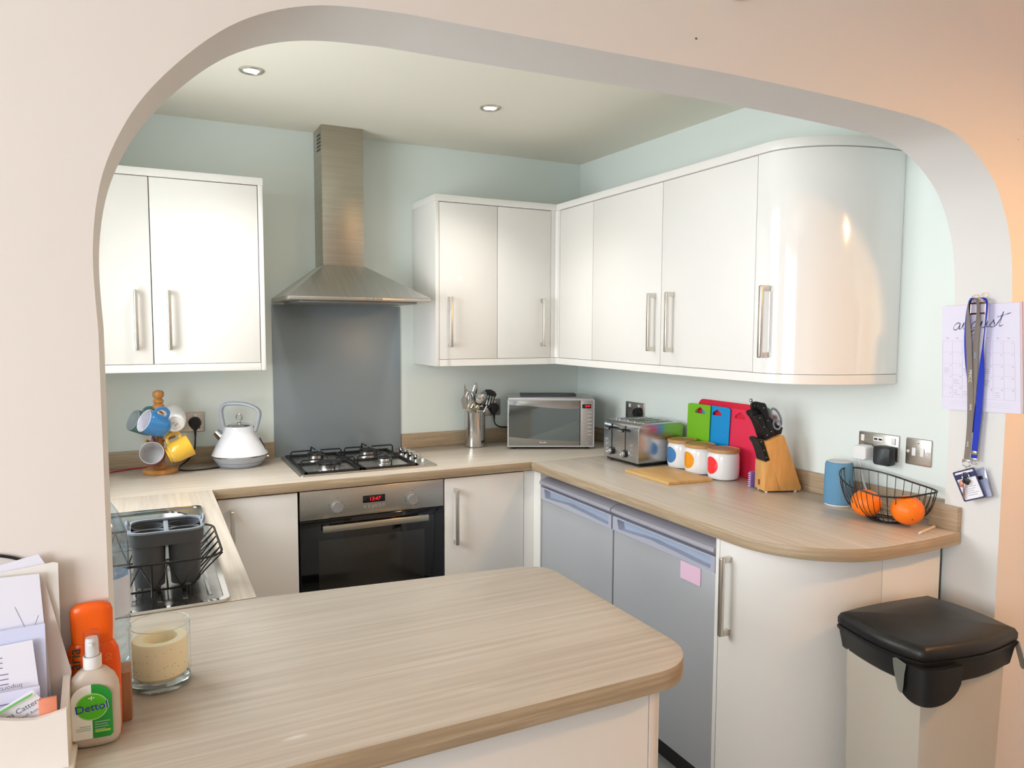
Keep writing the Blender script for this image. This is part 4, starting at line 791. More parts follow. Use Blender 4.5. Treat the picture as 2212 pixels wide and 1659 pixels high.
# ================================================================== CANISTERS, BOARDS
LID = grain('bamboo_lid', (206, 160, 104), (182, 132, 78), (60, 8, 60), .45, bump=.02)
CW = mat('ceramic_white', (240, 240, 242), .18, coat=.5)
def canister(c, rgb, label, dz=0):
    t = thing('canister', label, 'canister', (c[0], c[1], WT), group='spotted storage canisters')
    R = .0625
    obj('body', bm_lathe([(0, .001), (R - .014, 0), (R - .005, .005), (R - .001, .018), (R, .045), (R - .0005, .09), (R - .003, .104), (R - .006, .108), (R - .010, .108)], 44), CW, t)
    obj('lid', bm_lathe([(R - .002, .1085), (R, .1105), (R, .1205), (R - .0025, .1225), (R - .006, .1225), (R - .0075, .1205), (0, .1205)], 44), LID, t)
    n = 20; b = bmesh.new(); ctr = None; rings = []
    for j in range(0, 5):
        rr = .0345 * j / 4; ring = []
        for i in range(n if j else 1):
            a = 2 * math.pi * i / n; u = rr * math.cos(a); v = rr * math.sin(a)
            th = math.radians(176) + u / R; rad = R + .0005 - (.0006 if v > .03 else 0)
            ring.append(b.verts.new((rad * math.cos(th), rad * math.sin(th), .058 + v)))
        rings.append(ring)
    for i in range(n): b.faces.new((rings[0][0], rings[1][i], rings[1][(i + 1) % n]))
    for A, B in zip(rings[1:], rings[2:]):
        for i in range(n): b.faces.new((A[i], B[i], B[(i + 1) % n], A[(i + 1) % n]))
    bmesh.ops.recalc_face_normals(b, faces=b.faces); obj('spot', b, mat('spot_%d_%d_%d' % rgb, rgb, .2, coat=.5), t)
canister((-.072, -.988), (66, 128, 188), 'white canister with a blue spot and bamboo lid, nearest the toaster')
canister((-.088, -1.120), (240, 156, 24), 'white canister with an orange-yellow spot and bamboo lid, in the middle')
canister((-.082, -1.252), (244, 48, 58), 'white canister with a red spot and bamboo lid, nearest the knife block')
b = bm_prism([(-.360, -.975), (-.150, -.985), (-.160, -1.278), (-.362, -1.262)], 'z', WT + .0002, WT + .012, bev=.0015)
# shape follows the four measured corners
solo('chopping_board', b, grain('bamboo_board', (216, 180, 120), (196, 154, 92), (30, 5, 30), .5, c3=(208, 168, 108)), 'thin bamboo chopping board lying flat in front of the canisters', 'board')
def board(y0, y1, z1, xb, xt, m, label, hole=None, rad=.012, name='chopping_board', th=.0035):
    """upright plastic board leaning towards the wall; built in (u,v) then tilted"""
    n = 6; W_ = y1 - y0; Hh = z1 - WT - .0005
    tot = [(-W_ / 2, 0), (W_ / 2, 0)] + arc(W_ / 2 - rad, Hh - rad, rad, 0, 90, n) + arc(-W_ / 2 + rad, Hh - rad, rad, 90, 180, n)
    ang = math.atan2(xt - xb, Hh); yc = (y0 + y1) / 2
    mtx = Matrix.Translation((xb, yc, WT + .0005)) @ Matrix.Rotation(ang, 4, 'Y') @ Matrix(((0, 0, 1, 0), (-1, 0, 0, 0), (0, 1, 0, 0), (0, 0, 0, 1)))
    if hole:
        hu, hv, hw, hh = hole
        inner = [(hu - hw, hv - hh), (hu + hw, hv - hh), (hu + hw * .98, hv - hh * .1), (hu + hw * .1, hv + hh), (hu - hw * .1, hv + hh), (hu - hw * .98, hv - hh * .1)]
        # build as a ring by resampling both loops to equal counts
        def resample(P, N):
            P = [Vector((a, c, 0)) for a, c in P]; L = [0]
            for i in range(len(P)): L.append(L[-1] + (P[(i + 1) % len(P)] - P[i]).length)
            return P, L
        N = 48; out_ = []; ins = []
        for k in range(N):
            a = 2 * math.pi * k / N; d = Vector((math.cos(a), math.sin(a), 0)); c0 = Vector((hu, hv, 0))
            def hit(poly):
                best = None
                for i in range(len(poly)):
                    p = Vector((*poly[i], 0)); q = Vector((*poly[(i + 1) % len(poly)], 0)); e = q - p; den = d.x * e.y - d.y * e.x
                    if abs(den) < 1e-12: continue
                    w = p - c0; tt = (w.x * e.y - w.y * e.x) / den; ss = (w.x * d.y - w.y * d.x) / den
                    if tt > 0 and -1e-6 <= ss <= 1 + 1e-6: best = tt if best is None else min(best, tt)
                return c0 + d * best
            out_.append(hit(tot)); ins.append(hit(inner))
        # snap nearest samples to the true corners
        for loop, src in ((out_, [(-W_ / 2, 0), (W_ / 2, 0)]), (ins, inner)):
            for s in src:
                j = min(range(N), key=lambda i: (loop[i] - Vector((*s, 0))).length); loop[j] = Vector((*s, 0))
        b = bm_ring([(p.x, p.y) for p in out_], [(p.x, p.y) for p in ins], 'z', -th / 2, th / 2)
    else: b = bm_prism(tot, 'z', -th / 2, th / 2)
    t = obj(name, b, m, smooth=True, ang=30); t.matrix_world = mtx; return tag(t, label, 'board', 'plastic chopping boards against the wall')
board(-1.370, -1.02, 1.200, .0205, .038, mat('dark_green_plastic', (40, 140, 80), .4), 'dark green chopping board, only a thin edge showing behind the big red one', rad=.03, th=.003)
board(-1.345, -.968, 1.202, .0160, .033, RED, 'largest red chopping board with rounded corners, behind the green and blue boards', rad=.03, th=.003)
board(-1.395, -1.165, 1.180, .0110, .026, mat('light_red_plastic', (238, 52, 88), .35), 'smaller red chopping board with a cut-out handle, behind the knife block', hole=(-.052, .243, .028, .013), rad=.006, th=.003)
board(-1.178, -1.010, 1.180, .0065, .018, mat('blue_plastic', (20, 152, 222), .4), 'blue chopping board with a cut-out handle, between green and red', hole=(.008, .243, .026, .012), rad=.004, th=.003)
board(-1.068, -.925, 1.180, .0020, .010, mat('lime_plastic', (126, 196, 36), .4), 'lime green chopping board with a cut-out handle, in front of the others', hole=(.008, .243, .030, .013), rad=.004, th=.003)
t = thing('notebook', 'small purple spiral notebook standing behind the knife block', 'notebook', (-.057, -1.421, WT))
obj('cover', bm_box(-.050, .050, -.004, .004, .0, .060, .001), mat('purple_card', (150, 120, 200), .5), t)
for k in range(7): obj('spiral_ring', bm_tube([(-.051 + .0045 * math.cos(a * math.pi / 5), .0055 * math.sin(a * math.pi / 5), .006 + k * .008) for a in range(10)], .0011, 5, True), PLAST, t)
# ================================================================== KNIFE BLOCK
KM = Matrix.Translation((-.130, -1.519, WT)) @ Matrix.Rotation(math.radians(-19), 4, 'Z')
t = thing('knife_block', 'slanted light wood knife block holding black-handled knives', 'knife block', mtx=KM)
KWD = .082
obj('main_block', xf(bm_prism([(.062, .006), (.138, .006), (.142, .016), (.070, .208), (.062, .211), (.000, .189), (-.002, .183)], 'y', 0, KWD, bev=.002), Matrix.Identity(4)), BEECH, t)
obj('front_block', bm_prism([(.0, .006), (.0605, .006), (.0225, .1195), (.0, .112)], 'y', .001, KWD - .001, bev=.002), grain('beech_front', (226, 172, 104), (210, 154, 88), (60, 60, 8), .45, bump=.02), t)
obj('front_badge', xf(join(bm_ring(rrect(-.007, .007, -.010, .010, .001, 2), rrect(-.0055, .0055, -.0085, .0085, .001, 2), 'z', 0, .0006), bm_prism(rrect(-.0055, .0055, -.0085, .0085, .001, 2), 'z', 0, .0004)), frame((0, -1, 0), (0, 0, 1), (-.0004, .045, .032))), mat('badge_red', (150, 84, 62), .4, .3), t)
for fx, fy in ((.012, .012), (.012, KWD - .012), (.125, .012), (.125, KWD - .012)): obj('foot', bm_cyl((fx, fy, 0), (fx, fy, .0062), .005, seg=12), PLAST, t)
main_dir = Vector((-.062, 0, .187)).normalized(); top_a, top_b = Vector((.000, 0, .190)), Vector((.066, 0, .212))
def knife(label, p, d, L, wd, name='knife', th=.006, curve=.010, cat='knife', grp='black-handled knives in the block'):
    """handle grows from p along d in block space; wide side faces local x; flat side seen from local -y"""
    z = d.normalized(); y = Vector((0, 1, 0)); x = y.cross(z).normalized(); m = Matrix((x, y, z)).transposed().to_4x4(); m.translation = p
    t = thing(name, label, cat, mtx=KM @ m, group=grp)
    outl = catmull([(-wd * .45, 0, 0), (-wd * .50, 0, L * .12), (-wd * .42, 0, L * .40), (-wd * .5, 0, L * .72), (-wd * .78, 0, L * .93), (-wd * .55, 0, L), (wd * .15, 0, L * .99), (wd * .46, 0, L * .90), (wd * .42, 0, L * .6), (wd * .44, 0, L * .3), (wd * .42, 0, 0)], 3)
    obj('handle', bm_prism([(q.x, q.z) for q in outl], 'y', -th, th, bev=.0022), BLACK, t, ang=50)
    obj('blade', bm_box(-wd * .36, wd * .36, -.0012, .0012, -.02, -.0002), ST, t)
    for f in (.16, .48, .86): obj('rivet', bm_cyl((-.0 - wd * .05 * (f > .8), -th - .0004, L * f), (-wd * .05 * (f > .8), th + .0004, L * f), .0021, seg=10), mat('rivet', (190, 190, 190), .3, .8), t)
k = 0
ords = ['nearest the camera', 'second from the front', 'third from the front', 'rearmost']
for i, yy in enumerate((.014, .032, .050, .068)): knife('large black knife handle in the left slot row, ' + ords[i], top_a + (top_b - top_a) * .20 + Vector((0, yy, .002)), main_dir + Vector((-.10, 0, 0)), .112 - (.0 if i else .012), .024)
for i, yy in enumerate((.018, .043, .068)): knife('long black knife handle in the upper slot row, ' + ['nearest', 'middle', 'rearmost'][i] + ' of three', top_a + (top_b - top_a) * .48 + Vector((0, yy, .003)), main_dir + Vector((-.02, 0, 0)), .132, .026)
for i in range(6): knife('small steak knife handle in the lower front slots, ' + ['first', 'second', 'third', 'fourth', 'fifth', 'sixth'][i] + ' from the camera side', Vector((.011, .011 + i * .0122, .1165)), Vector((-.34, 0, .94)), .088, .017, name='steak_knife', th=.0045)
# sharpening steel
m = Matrix((Vector((0, 1, 0)).cross(main_dir).normalized(), Vector((0, 1, 0)), main_dir)).transposed().to_4x4(); m.translation = top_a + (top_b - top_a) * .30 + Vector((-.004, .077, .012))
t = thing('sharpening_steel', 'sharpening steel with a chrome ball end, tallest in the knife block', 'sharpener', mtx=KM @ m)
obj('handle', bm_lathe([(.004, .0), (.008, .004), (.0085, .06), (.0095, .10), (.0085, .112), (0, .112)], 16), BLACK, t)
obj('ball_end', join(bm_lathe([(.0055, .112), (.0055, .120), (.003, .123)], 16), bm_ell((0, 0, .129), .0072, .0072, .0072, 16, 10)), CHROME, t)
# scissors
m = Matrix((Vector((0, 1, 0)).cross(main_dir).normalized(), Vector((0, 1, 0)), main_dir)).transposed().to_4x4(); m.translation = top_a + (top_b - top_a) * .80 + Vector((0, .040, .002))
t = thing('kitchen_scissors', 'black and grey kitchen scissors with ring grips in the knife block', 'scissors', mtx=KM @ m)
SG = mat('scissor_grey', (150, 152, 166), .4)
def oring(cx, cz, rx, rz, tilt, r, m_, y):
    pts = []
    for i in range(24):
        a = 2 * math.pi * i / 24; u, v = rx * math.cos(a), rz * math.sin(a); c, s = math.cos(tilt), math.sin(tilt); pts.append((cx + u * c + v * s, y, cz - u * s + v * c))
    return obj('grip', bm_tube(pts, r, 8, True), m_, t)
oring(.020, .058, .016, .036, -.12, .0042, SG, -.004)
oring(.010, .036, .013, .018, -.1, .0038, SG, -.016)
obj('shank', bm_prism([(-.014, -.004), (.020, -.004), (.032, .016), (.016, .030), (-.006, .072), (-.018, .078), (-.016, .030)], 'y', -.012, -.003, bev=.002), BLACK, t)
obj('blade', bm_box(-.010, .012, -.009, -.006, -.018, -.0045), ST, t)
# ================================================================== SPEAKER, BASKET, ORANGES, STYLUS
t = thing('smart_speaker', 'blue fabric cylindrical speaker with a pale top, by the fruit basket', 'speaker', (-.036, -1.757, WT))
FB = mat('blue_fabric', (100, 152, 188), .85, bump=.6, bscale=700)
obj('base_ring', bm_lathe([(0, 0), (.040, 0), (.044, .003), (.0445, .006), (0, .006)], 40), PLAST, t)
obj('fabric_sleeve', bm_lathe([(.0445, .0062), (.0465, .012), (.0460, .08), (.0445, .138), (.0425, .146), (.038, .149)], 44), FB, t)
obj('top', bm_lathe([(.0385, .149), (.0378, .1505), (.030, .1508), (0, .1508)], 40), mat('pale_top', (206, 212, 220), .4), t)
t = thing('fruit_basket', 'dark wire boat-shaped fruit basket at the rounded worktop end', 'basket', (-.085, -1.965, WT))
BW = mat('dark_wire', (52, 46, 44), .35, .4)
rim = [(-.172, -1.905, 1.018), (-.128, -1.835, 1.034), (-.060, -1.795, 1.044), (.000, -1.812, 1.042), (.028, -1.890, 1.034), (.026, -1.980, 1.024), (.018, -2.050, 1.018), (-.010, -2.085, 1.018), (-.050, -2.078, 1.014), (-.110, -2.050, 1.004), (-.160, -2.005, 1.004), (-.180, -1.955, 1.014)]
rm = catmull(rim, 6, True)
obj('rim', bm_tube(rm, .0027, 7, True), BW, t, True)
bc = Vector((-.080, -1.985, WT + .004))
def base_pt(v, s=.42): d = Vector((v.x - bc.x, v.y - bc.y, 0)); return bc + d * s
obj('base_ring', bm_tube([base_pt(v) for v in rm[::2]], .0024, 6, True), BW, t, True)
obj('inner_ring', bm_tube([base_pt(v, .24) for v in rm[::3]], .0018, 6, True), BW, t, True)
for i in range(0, len(rm), 2):
    v = rm[i]; p = base_pt(v); q = base_pt(v, .80); q.z = WT + .035 ; r = base_pt(v, .95); r.z = (WT + .035 + v.z) / 2 + .004
    obj('rib', bm_tube(catmull([base_pt(v, .22), p, q, r, v], 3), .0011, 5), BW, t, True)
for lab, c, r in (('large orange on the left in the wire basket', (-.120, -1.930, WT + .052), .0445), ('large orange on the right in the wire basket', (-.086, -2.045, WT + .052), .0465)):
    t = thing('orange', lab, 'orange', c, group='oranges in the basket')
    obj('peel', bm_ell((0, 0, 0), r, r, r * .95, 36, 24), mat('orange_peel', (248, 124, 22), .38, bump=.35, bscale=260, sub=.1), t)
    obj('stem_scar', xf(bm_lathe([(.003, 0), (.002, .0012), (0, .0012)], 10), Matrix.Rotation(2.0, 4, Vector((.7, -.5, 0))) @ Matrix.Translation((0, 0, r * .97))), mat('stem_brown', (96, 70, 30), .7), t)
t = thing('stylus', 'slim white pointed stick lying in front of the fruit basket', 'stick', (-.140, -2.118, WT), math.radians(14))
obj('shaft', xf(bm_tube([(.018, 0, .0042), (.125, 0, .0042)], .0042, 8), Matrix.Identity(4)), mat('pale_wood', (226, 206, 184), .5), t)
obj('tip', bm_tube([(0, 0, .003), (.018, 0, .0042)], .0042, 8, rf=lambda q: .15 + .85 * q), mat('tip_white', (238, 226, 216), .5), t)
# ================================================================== BIN
t = thing('pedal_bin', 'tall cream-grey bin with a black lid, in front of the curved cabinet', 'bin', (-.33, -2.28, 0))
lidp = [(-.474, -2.136), (-.373, -2.134), (-.270, -2.143), (-.160, -2.158), (-.144, -2.170), (-.135, -2.280), (-.160, -2.400), (-.176, -2.414), (-.315, -2.424), (-.470, -2.398), (-.505, -2.376), (-.515, -2.280), (-.488, -2.150)]
lc = Vector((-.325, -2.275, 0))
def sc(pts, s, d=0): return [(lc.x + (p[0] - lc.x) * s, lc.y + (p[1] - lc.y) * s) for p in pts]
lp = [(p.x, p.y) for p in catmull([(a, c, 0) for a, c in lidp], 3, True)]
BB = mat('bin_black', (26, 25, 25), .38, bump=.15, bscale=500)
BC = mat('bin_body', (190, 182, 168), .38)
obj('lid', loft([(sc(lp, .985), .716), (sc(lp, 1.0), .722), (sc(lp, 1.0), .736), (sc(lp, .965), .747), (sc(lp, .90), .752), (sc(lp, .5), .757), (sc(lp, .05), .758)]), BB, t, True, ang=40)
obj('rim', loft([(sc(lp, .90), .650), (sc(lp, .93), .655), (sc(lp, .975), .700), (sc(lp, 1.005), .708), (sc(lp, 1.005), .7155)]), BB, t, True, ang=40)
bp_ = [(-.468, -2.150), (-.180, -2.172), (-.172, -2.195), (-.176, -2.390), (-.195, -2.404), (-.470, -2.392), (-.492, -2.382), (-.500, -2.360), (-.482, -2.165)]
def lerp_sc(s): return [(lc.x + (p[0] - lc.x) * s, lc.y + (p[1] - lc.y) * s) for p in bp_]
obj('body', loft([(lerp_sc(.90), .012), (lerp_sc(.98), .60), (lerp_sc(.985), .672)]), BC, t, True, ang=30)
obj('base', loft([(lerp_sc(.93), 0), (lerp_sc(.93), .030)]), BB, t, True, ang=30)
# latch lug that hangs over the near corner
cn = Vector((-.490, -2.395)); 
pl_ = catmull([(-.508, -2.318, 0), (-.516, -2.350, 0), (-.520, -2.385, 0), (-.508, -2.408, 0), (-.480, -2.418, 0), (-.440, -2.424, 0), (-.405, -2.428, 0)], 4)
nn = len(pl_); b = bmesh.new(); grid = []
for layer in (0, .020):
    cols = []
    for i, p in enumerate(pl_):
        u = 2 * i / (nn - 1) - 1; zb = .705 - .088 * (1 - abs(u) ** 3.2) ** .5; q = p.lerp(Vector((-.40, -2.33, 0)), layer / .14)
        cols.append([b.verts.new((q.x, q.y, .706 + (zb - .706) * k / 5)) for k in range(6)])
    grid.append(cols)
O_, I_ = grid
for G in grid:
    for i in range(nn - 1):
        for k in range(5): b.faces.new((G[i][k], G[i][k + 1], G[i + 1][k + 1], G[i + 1][k]))
for i in range(nn - 1):
    b.faces.new((O_[i][5], I_[i][5], I_[i + 1][5], O_[i + 1][5])); b.faces.new((O_[i][0], O_[i + 1][0], I_[i + 1][0], I_[i][0]))
bmesh.ops.recalc_face_normals(b, faces=b.faces)
obj('latch_lug', b, BB, t, True, ang=50)
BL = mat('bin_liner', (128, 128, 118), .22, alpha=.75, spec=.8, bump=.6, bscale=40)
def strip(pts, off, m_=BL, nm='bin_liner'):
    b = bmesh.new(); A = [b.verts.new(p) for p in pts[0]]; 
    for row in pts[1:]:
        B = [b.verts.new(p) for p in row]
        for i in range(len(A) - 1): b.faces.new((A[i], A[i + 1], B[i + 1], B[i]))
        A = B
    g = bmesh.ops.extrude_face_region(b, geom=b.faces[:]); bmesh.ops.translate(b, vec=off, verts=[v for v in g['geom'] if isinstance(v, bmesh.types.BMVert)])
    bmesh.ops.recalc_face_normals(b, faces=b.faces); obj(nm, b, m_, t, True)
strip([[(-.509, -2.316, .709), (-.518, -2.342, .709), (-.522, -2.362, .706)], [(-.511, -2.322, .680), (-.520, -2.344, .678), (-.524, -2.360, .682)], [(-.512, -2.330, .652), (-.520, -2.348, .648), (-.523, -2.358, .650)], [(-.514, -2.338, .632), (-.519, -2.348, .630), (-.521, -2.355, .634)]], (-.002, -.001, 0))
strip([[(-.176, -2.424, .712), (-.158, -2.414, .712), (-.150, -2.395, .712)], [(-.170, -2.430, .685), (-.150, -2.420, .680), (-.146, -2.400, .690)], [(-.152, -2.428, .655), (-.138, -2.418, .648), (-.136, -2.405, .655)], [(-.145, -2.420, .640), (-.136, -2.414, .636), (-.134, -2.408, .640)]], (.001, -.002, 0))
# ================================================================== CALENDAR, CLIP, LANYARDS on the right jamb
JX = AX1
t = thing('calendar', 'white wall calendar for august hanging on the right jamb', 'calendar', (JX - .004, -2.17, 1.27))
def page(x, dy, dz, m_, nm):
    pts = [(-2.062 - dy, 1.574 + dz), (-2.279 - dy, 1.580 + dz), (-2.298 - dy, 1.276 + dz), (-2.076 - dy, 1.267 + dz)]
    return obj(nm, bm_prism(pts, 'x', x, x + .0008), m_, t, True, smooth=False)
page(JX - .0015, .006, .001, mat('pink_backing', (206, 150, 178), .6), 'back_cover')
for i in range(3): page(JX - .0030 - i * .0011, .004 - i * .0015, 0, mat('page_edge', (222, 220, 226), .7), 'page')
front = page(JX - .0066, 0, 0, mat('calendar_paper', (232, 228, 246), .7), 'page')
fx = JX - .0068
gl = mat('grid_lilac', (190, 186, 214), .7)
def gy(u, v):   # u 0..1 across, v 0..1 down the grid
    a = Vector((-2.069, 1.471)); b2 = Vector((-2.271, 1.474)); c = Vector((-2.0765, 1.305)); d = Vector((-2.283, 1.310))
    return (a * (1 - u) + b2 * u) * (1 - v) + (c * (1 - u) + d * u) * v
bs = []
for i in range(8):
    p, q = gy(i / 7, 0), gy(i / 7, 1); bs.append(bm_prism([(p.x - .0002, p.y), (p.x + .0002, p.y), (q.x + .0002, q.y), (q.x - .0002, q.y)], 'x', fx - .0002, fx))
for j in range(6):
    p, q = gy(0, j / 5), gy(1, j / 5); bs.append(bm_prism([(p.x, p.y - .0002), (q.x, q.y - .0002), (q.x, q.y + .0002), (p.x, p.y + .0002)], 'x', fx - .0002, fx))
for j in range(3): bs.append(bm_prism([(-2.10, 1.295 - j * .006), (-2.27, 1.299 - j * .006), (-2.27, 1.2993 - j * .006), (-2.10, 1.2953 - j * .006)], 'x', fx - .0002, fx))
obj('grid', join(*bs), gl, front, True, smooth=False)
bs = []; n = 0
days = ['Mon', 'Tue', 'Wed', 'Thu', 'Fri', 'Sat', 'Sun']
for i, s in enumerate(days):
    p = gy((i + .5) / 7, -.05); bs.append(xf(bm_text(s, .0045, .0001), frame((0, -1, 0), (0, 0, 1), (fx, p.x, p.y))))
for k in range(31):
    c_ = k + 5; i, j = c_ % 7, c_ // 7
    if j > 4: i, j = c_ % 7, 4; 
    p = gy((i + .80) / 7, (j + .18 + (.45 if c_ // 7 > 4 else 0)) / 5); bs.append(xf(bm_text(str(k + 1), .0042, .0001), frame((0, -1, 0), (0, 0, 1), (fx, p.x, p.y))))
random.seed(3)
for (i, j) in ((0, 2), (1, 3), (2, 2), (4, 2), (4, 3), (4, 3), (1, 4), (2, 4), (5, 4)):
    for k in range(3):
        p = gy((i + .15) / 7, (j + .4 + k * .17 + random.random() * .05) / 5); L = .010 + random.random() * .010
        pts = [(fx - .0002, p.x - L * q / 8, p.y + random.uniform(-.0008, .0008)) for q in range(9)]; bs.append(bm_tube(pts, .00022, 4))
obj('writing', join(*bs), mat('calendar_ink', (86, 84, 130), .6), front, True, smooth=False)
letters = {  # strokes in (u,v), v up from the baseline; script lettering
 'a': [[(.95, .85), (.6, 1.0), (.2, .7), (.1, .25), (.35, 0), (.7, .2), (.95, .9), (.9, .35), (1.0, .05), (1.3, .25)]],
 'u': [[(0, .25), (.25, .95), (.2, .3), (.4, 0), (.7, .2), (.95, .95), (.9, .3), (1.05, .05), (1.3, .25)]],
 'g': [[(.95, .85), (.6, 1.0), (.2, .7), (.1, .25), (.35, .05), (.7, .3), (.95, .9), (.8, -.4), (.45, -1.0), (.1, -.85), (.3, -.4), (.9, -.05), (1.3, .25)]],
 's': [[(0, .25), (.35, .7), (.5, 1.05), (.55, .7), (.75, .3), (.55, 0), (.15, .1), (.2, .2)], [(.6, .0), (1.0, .25)]],
 't': [[(0, .25), (.35, 1.0), (.62, 2.0), (.40, .5), (.45, .05), (.85, .2)], [(-.05, 1.35), (.5, 1.45), (1.6, 1.75)]]}
x = 0; bs = []
for ch in 'august':
    for st in letters[ch]:
        pts = []
        for q in catmull([(u + x, v, 0) for u, v in st], 6):
            y = -2.097 - (q.x + .12 * q.y) * .0212; pts.append((fx - .0003, y, 1.503 + q.y * .0205 + (q.x) * .0018))
        bs.append(bm_tube(pts, .0008, 5, flat=1.0, rf=lambda w: 1.0 + .5 * math.sin(w * 17)))
    x += {'a': 1.22, 'u': 1.22, 'g': 1.22, 's': .95, 't': 1.0}[ch]
obj('lettering', join(*bs), mat('script_navy', (46, 48, 92), .5), front, True)
RG = mat('rose_gold', (214, 150, 120), .2, 1)
t = thing('bulldog_clip', 'rose-gold wire bulldog clip holding the calendar to the jamb', 'clip', (JX - .012, -2.168, 1.56))
obj('jaw', join(bm_tube([(JX - .0085, -2.148, 1.580), (JX - .0085, -2.190, 1.581)], .0022, 8), bm_tube([(JX - .0085, -2.148, 1.550), (JX - .0085, -2.190, 1.552)], .0026, 8), bm_tube([(JX - .0085, -2.1485, 1.580), (JX - .0085, -2.1485, 1.550)], .0013, 6), bm_tube([(JX - .0085, -2.1895, 1.580), (JX - .0085, -2.1895, 1.551)], .0013, 6)), RG, t, True)
for yc, zc in ((-2.158, 1.597), (-2.184, 1.602)):
    obj('wire_loop', bm_tube([(JX - .006, yc + .0095 * math.cos(a * math.pi / 10) * (1 if math.sin(a * math.pi / 10) > -.2 else .7), zc + .0075 * math.sin(a * math.pi / 10) - (.008 if a in (14, 15, 16) else 0)) for a in range(20)], .0007, 6, True), RG, t, True)
obj('hook_pin', bm_cyl((JX - .0002, -2.169, 1.588), (JX - .020, -2.169, 1.590), .0016, seg=8), CHROME, t, True)
def ribbon(pts, wd, th=.0007):
    """flat strap following (x,y,z,twist) points; wide along y"""
    b = bmesh.new(); Ls = []
    for p in pts:
        tw = p[3] if len(p) > 3 else 0; dy = wd / 2 * math.cos(tw); dx = wd / 2 * math.sin(tw)
        Ls.append([b.verts.new((p[0] - dx - th * .5, p[1] - dy, p[2])), b.verts.new((p[0] + dx - th * .5, p[1] + dy, p[2])), b.verts.new((p[0] + dx + th * .5, p[1] + dy, p[2])), b.verts.new((p[0] - dx + th * .5, p[1] - dy, p[2]))])
    for A, B in zip(Ls, Ls[1:]):
        for i in range(4): b.faces.new((A[i], A[(i + 1) % 4], B[(i + 1) % 4], B[i]))
    b.faces.new(Ls[0][::-1]); b.faces.new(Ls[-1]); bmesh.ops.recalc_face_normals(b, faces=b.faces); return b
def cm4(pts, k=5):
    a = catmull([p[:3] for p in pts], k); tw = catmull([(p[3] if len(p) > 3 else 0, 0, 0) for p in pts], k)
    return [(q.x, q.y, q.z, w_.x) for q, w_ in zip(a, tw)]
GL = mat('grey_lanyard', (136, 126, 118), .7, bump=.3, bscale=900); BLU = mat('blue_lanyard', (26, 56, 190), .6, bump=.3, bscale=900)
t = thing('lanyard', 'grey lanyard with MHCC and NHS lettering hanging over the calendar', 'lanyard', (JX - .02, -2.168, 1.13))
gx = JX - .020
s1 = [(gx, -2.168, 1.593, 0), (gx - .001, -2.158, 1.592, .9), (gx - .002, -2.149, 1.578, .9), (gx - .002, -2.150, 1.54, .5), (gx - .002, -2.154, 1.49, .1), (gx - .003, -2.161, 1.414), (gx - .003, -2.167, 1.334), (gx - .003, -2.171, 1.254), (gx - .002, -2.170, 1.192), (gx - .001, -2.166, 1.130)]
s2 = [(gx, -2.166, 1.593, 0), (gx + .002, -2.172, 1.588, .5), (gx + .004, -2.174, 1.56, .6), (gx + .004, -2.175, 1.522, .3), (gx + .002, -2.173, 1.454), (gx, -2.176, 1.374), (gx - .0015, -2.174, 1.294), (gx - .0015, -2.171, 1.229), (gx - .0005, -2.168, 1.150)]
obj('strap', join(ribbon(cm4(s1), .0165), ribbon(cm4(s2), .0165)), GL, t, True)
def vtext(s, size, y, z, x, m_):
    obj('lettering', xf(bm_text(s, size, .0002), frame((0, -.06, -1), (0, -1, .06), (x, y, z)) @ Matrix.Scale(1, 4)), m_, t, True)
def vt(s, size, y, z, x, m_, par):
    # text reading downwards, facing -x
    fr = Matrix((Vector((0, 0, -1)), Vector((0, -1, 0)).cross(Vector((0, 0, 0))) if False else Vector((0, 1, 0)) * -1, Vector((-1, 0, 0)))).transposed().to_4x4()
    fr = Matrix(((0, 0, -1, x), (0, -1, 0, y), (-1, 0, 0, z), (0, 0, 0, 1)))
    obj('lettering', xf(bm_text(s, size, .0002), fr), m_, par, True)
LT = mat('lanyard_print', (236, 232, 214), .5); LB = mat('lanyard_print_blue', (150, 190, 225), .5)
def vtxt(s, size, y, z, x, m_):
    r = Vector((0, 0, -1)); u = Vector((0, -1, 0)); n = r.cross(u)      # reads downwards; n must be -x
    if n.x > 0: u = -u; n = r.cross(u)
    fr = Matrix((r, u, n)).transposed().to_4x4(); fr.translation = Vector((x, y, z)); obj('lettering', xf(bm_text(s, size, .0002), fr), m_, t, True)
vtxt('MHCC', .0125, -2.166, 1.372, gx - .0040, LT)
vtxt('NHS', .009, -2.1715, 1.283, gx - .0040, LT); vtxt('NHS', .009, -2.1735, 1.432, gx + .0004, LB); vtxt('NHS', .008, -2.1680, 1.175, gx - .0032, LT)
obj('clip', join(bm_box(gx - .003, gx + .001, -2.178, -2.154, 1.1235, 1.1295, .001), bm_tube([(gx - .001, -2.166 + .012 * math.cos(a * math.pi / 8), 1.117 + .008 * math.sin(a * math.pi / 8)) for a in range(16)], .0012, 6, True), bm_tube([(gx - .001, -2.166, 1.110), (gx - .003, -2.168, 1.100), (gx - .004, -2.170, 1.088)], .0018, 8)), CHROME, t, True)
t2 = thing('lanyard', 'bright blue lanyard hanging behind the grey one on the calendar', 'lanyard', (JX - .02, -2.19, 1.13))
bx2 = gx - .002
s3 = [(bx2 + .006, -2.172, 1.596, 0), (bx2 + .004, -2.188, 1.594, .4), (bx2 + .002, -2.199, 1.583, .7), (bx2, -2.2015, 1.55, .8), (bx2, -2.199, 1.51, .9), (bx2 + .001, -2.196, 1.454, .8), (bx2 + .002, -2.195, 1.40, .3), (bx2 + .003, -2.193, 1.340), (bx2 + .003, -2.192, 1.27), (bx2 + .003, -2.189, 1.215), (bx2 + .002, -2.187, 1.160), (bx2 + .002, -2.186, 1.137)]
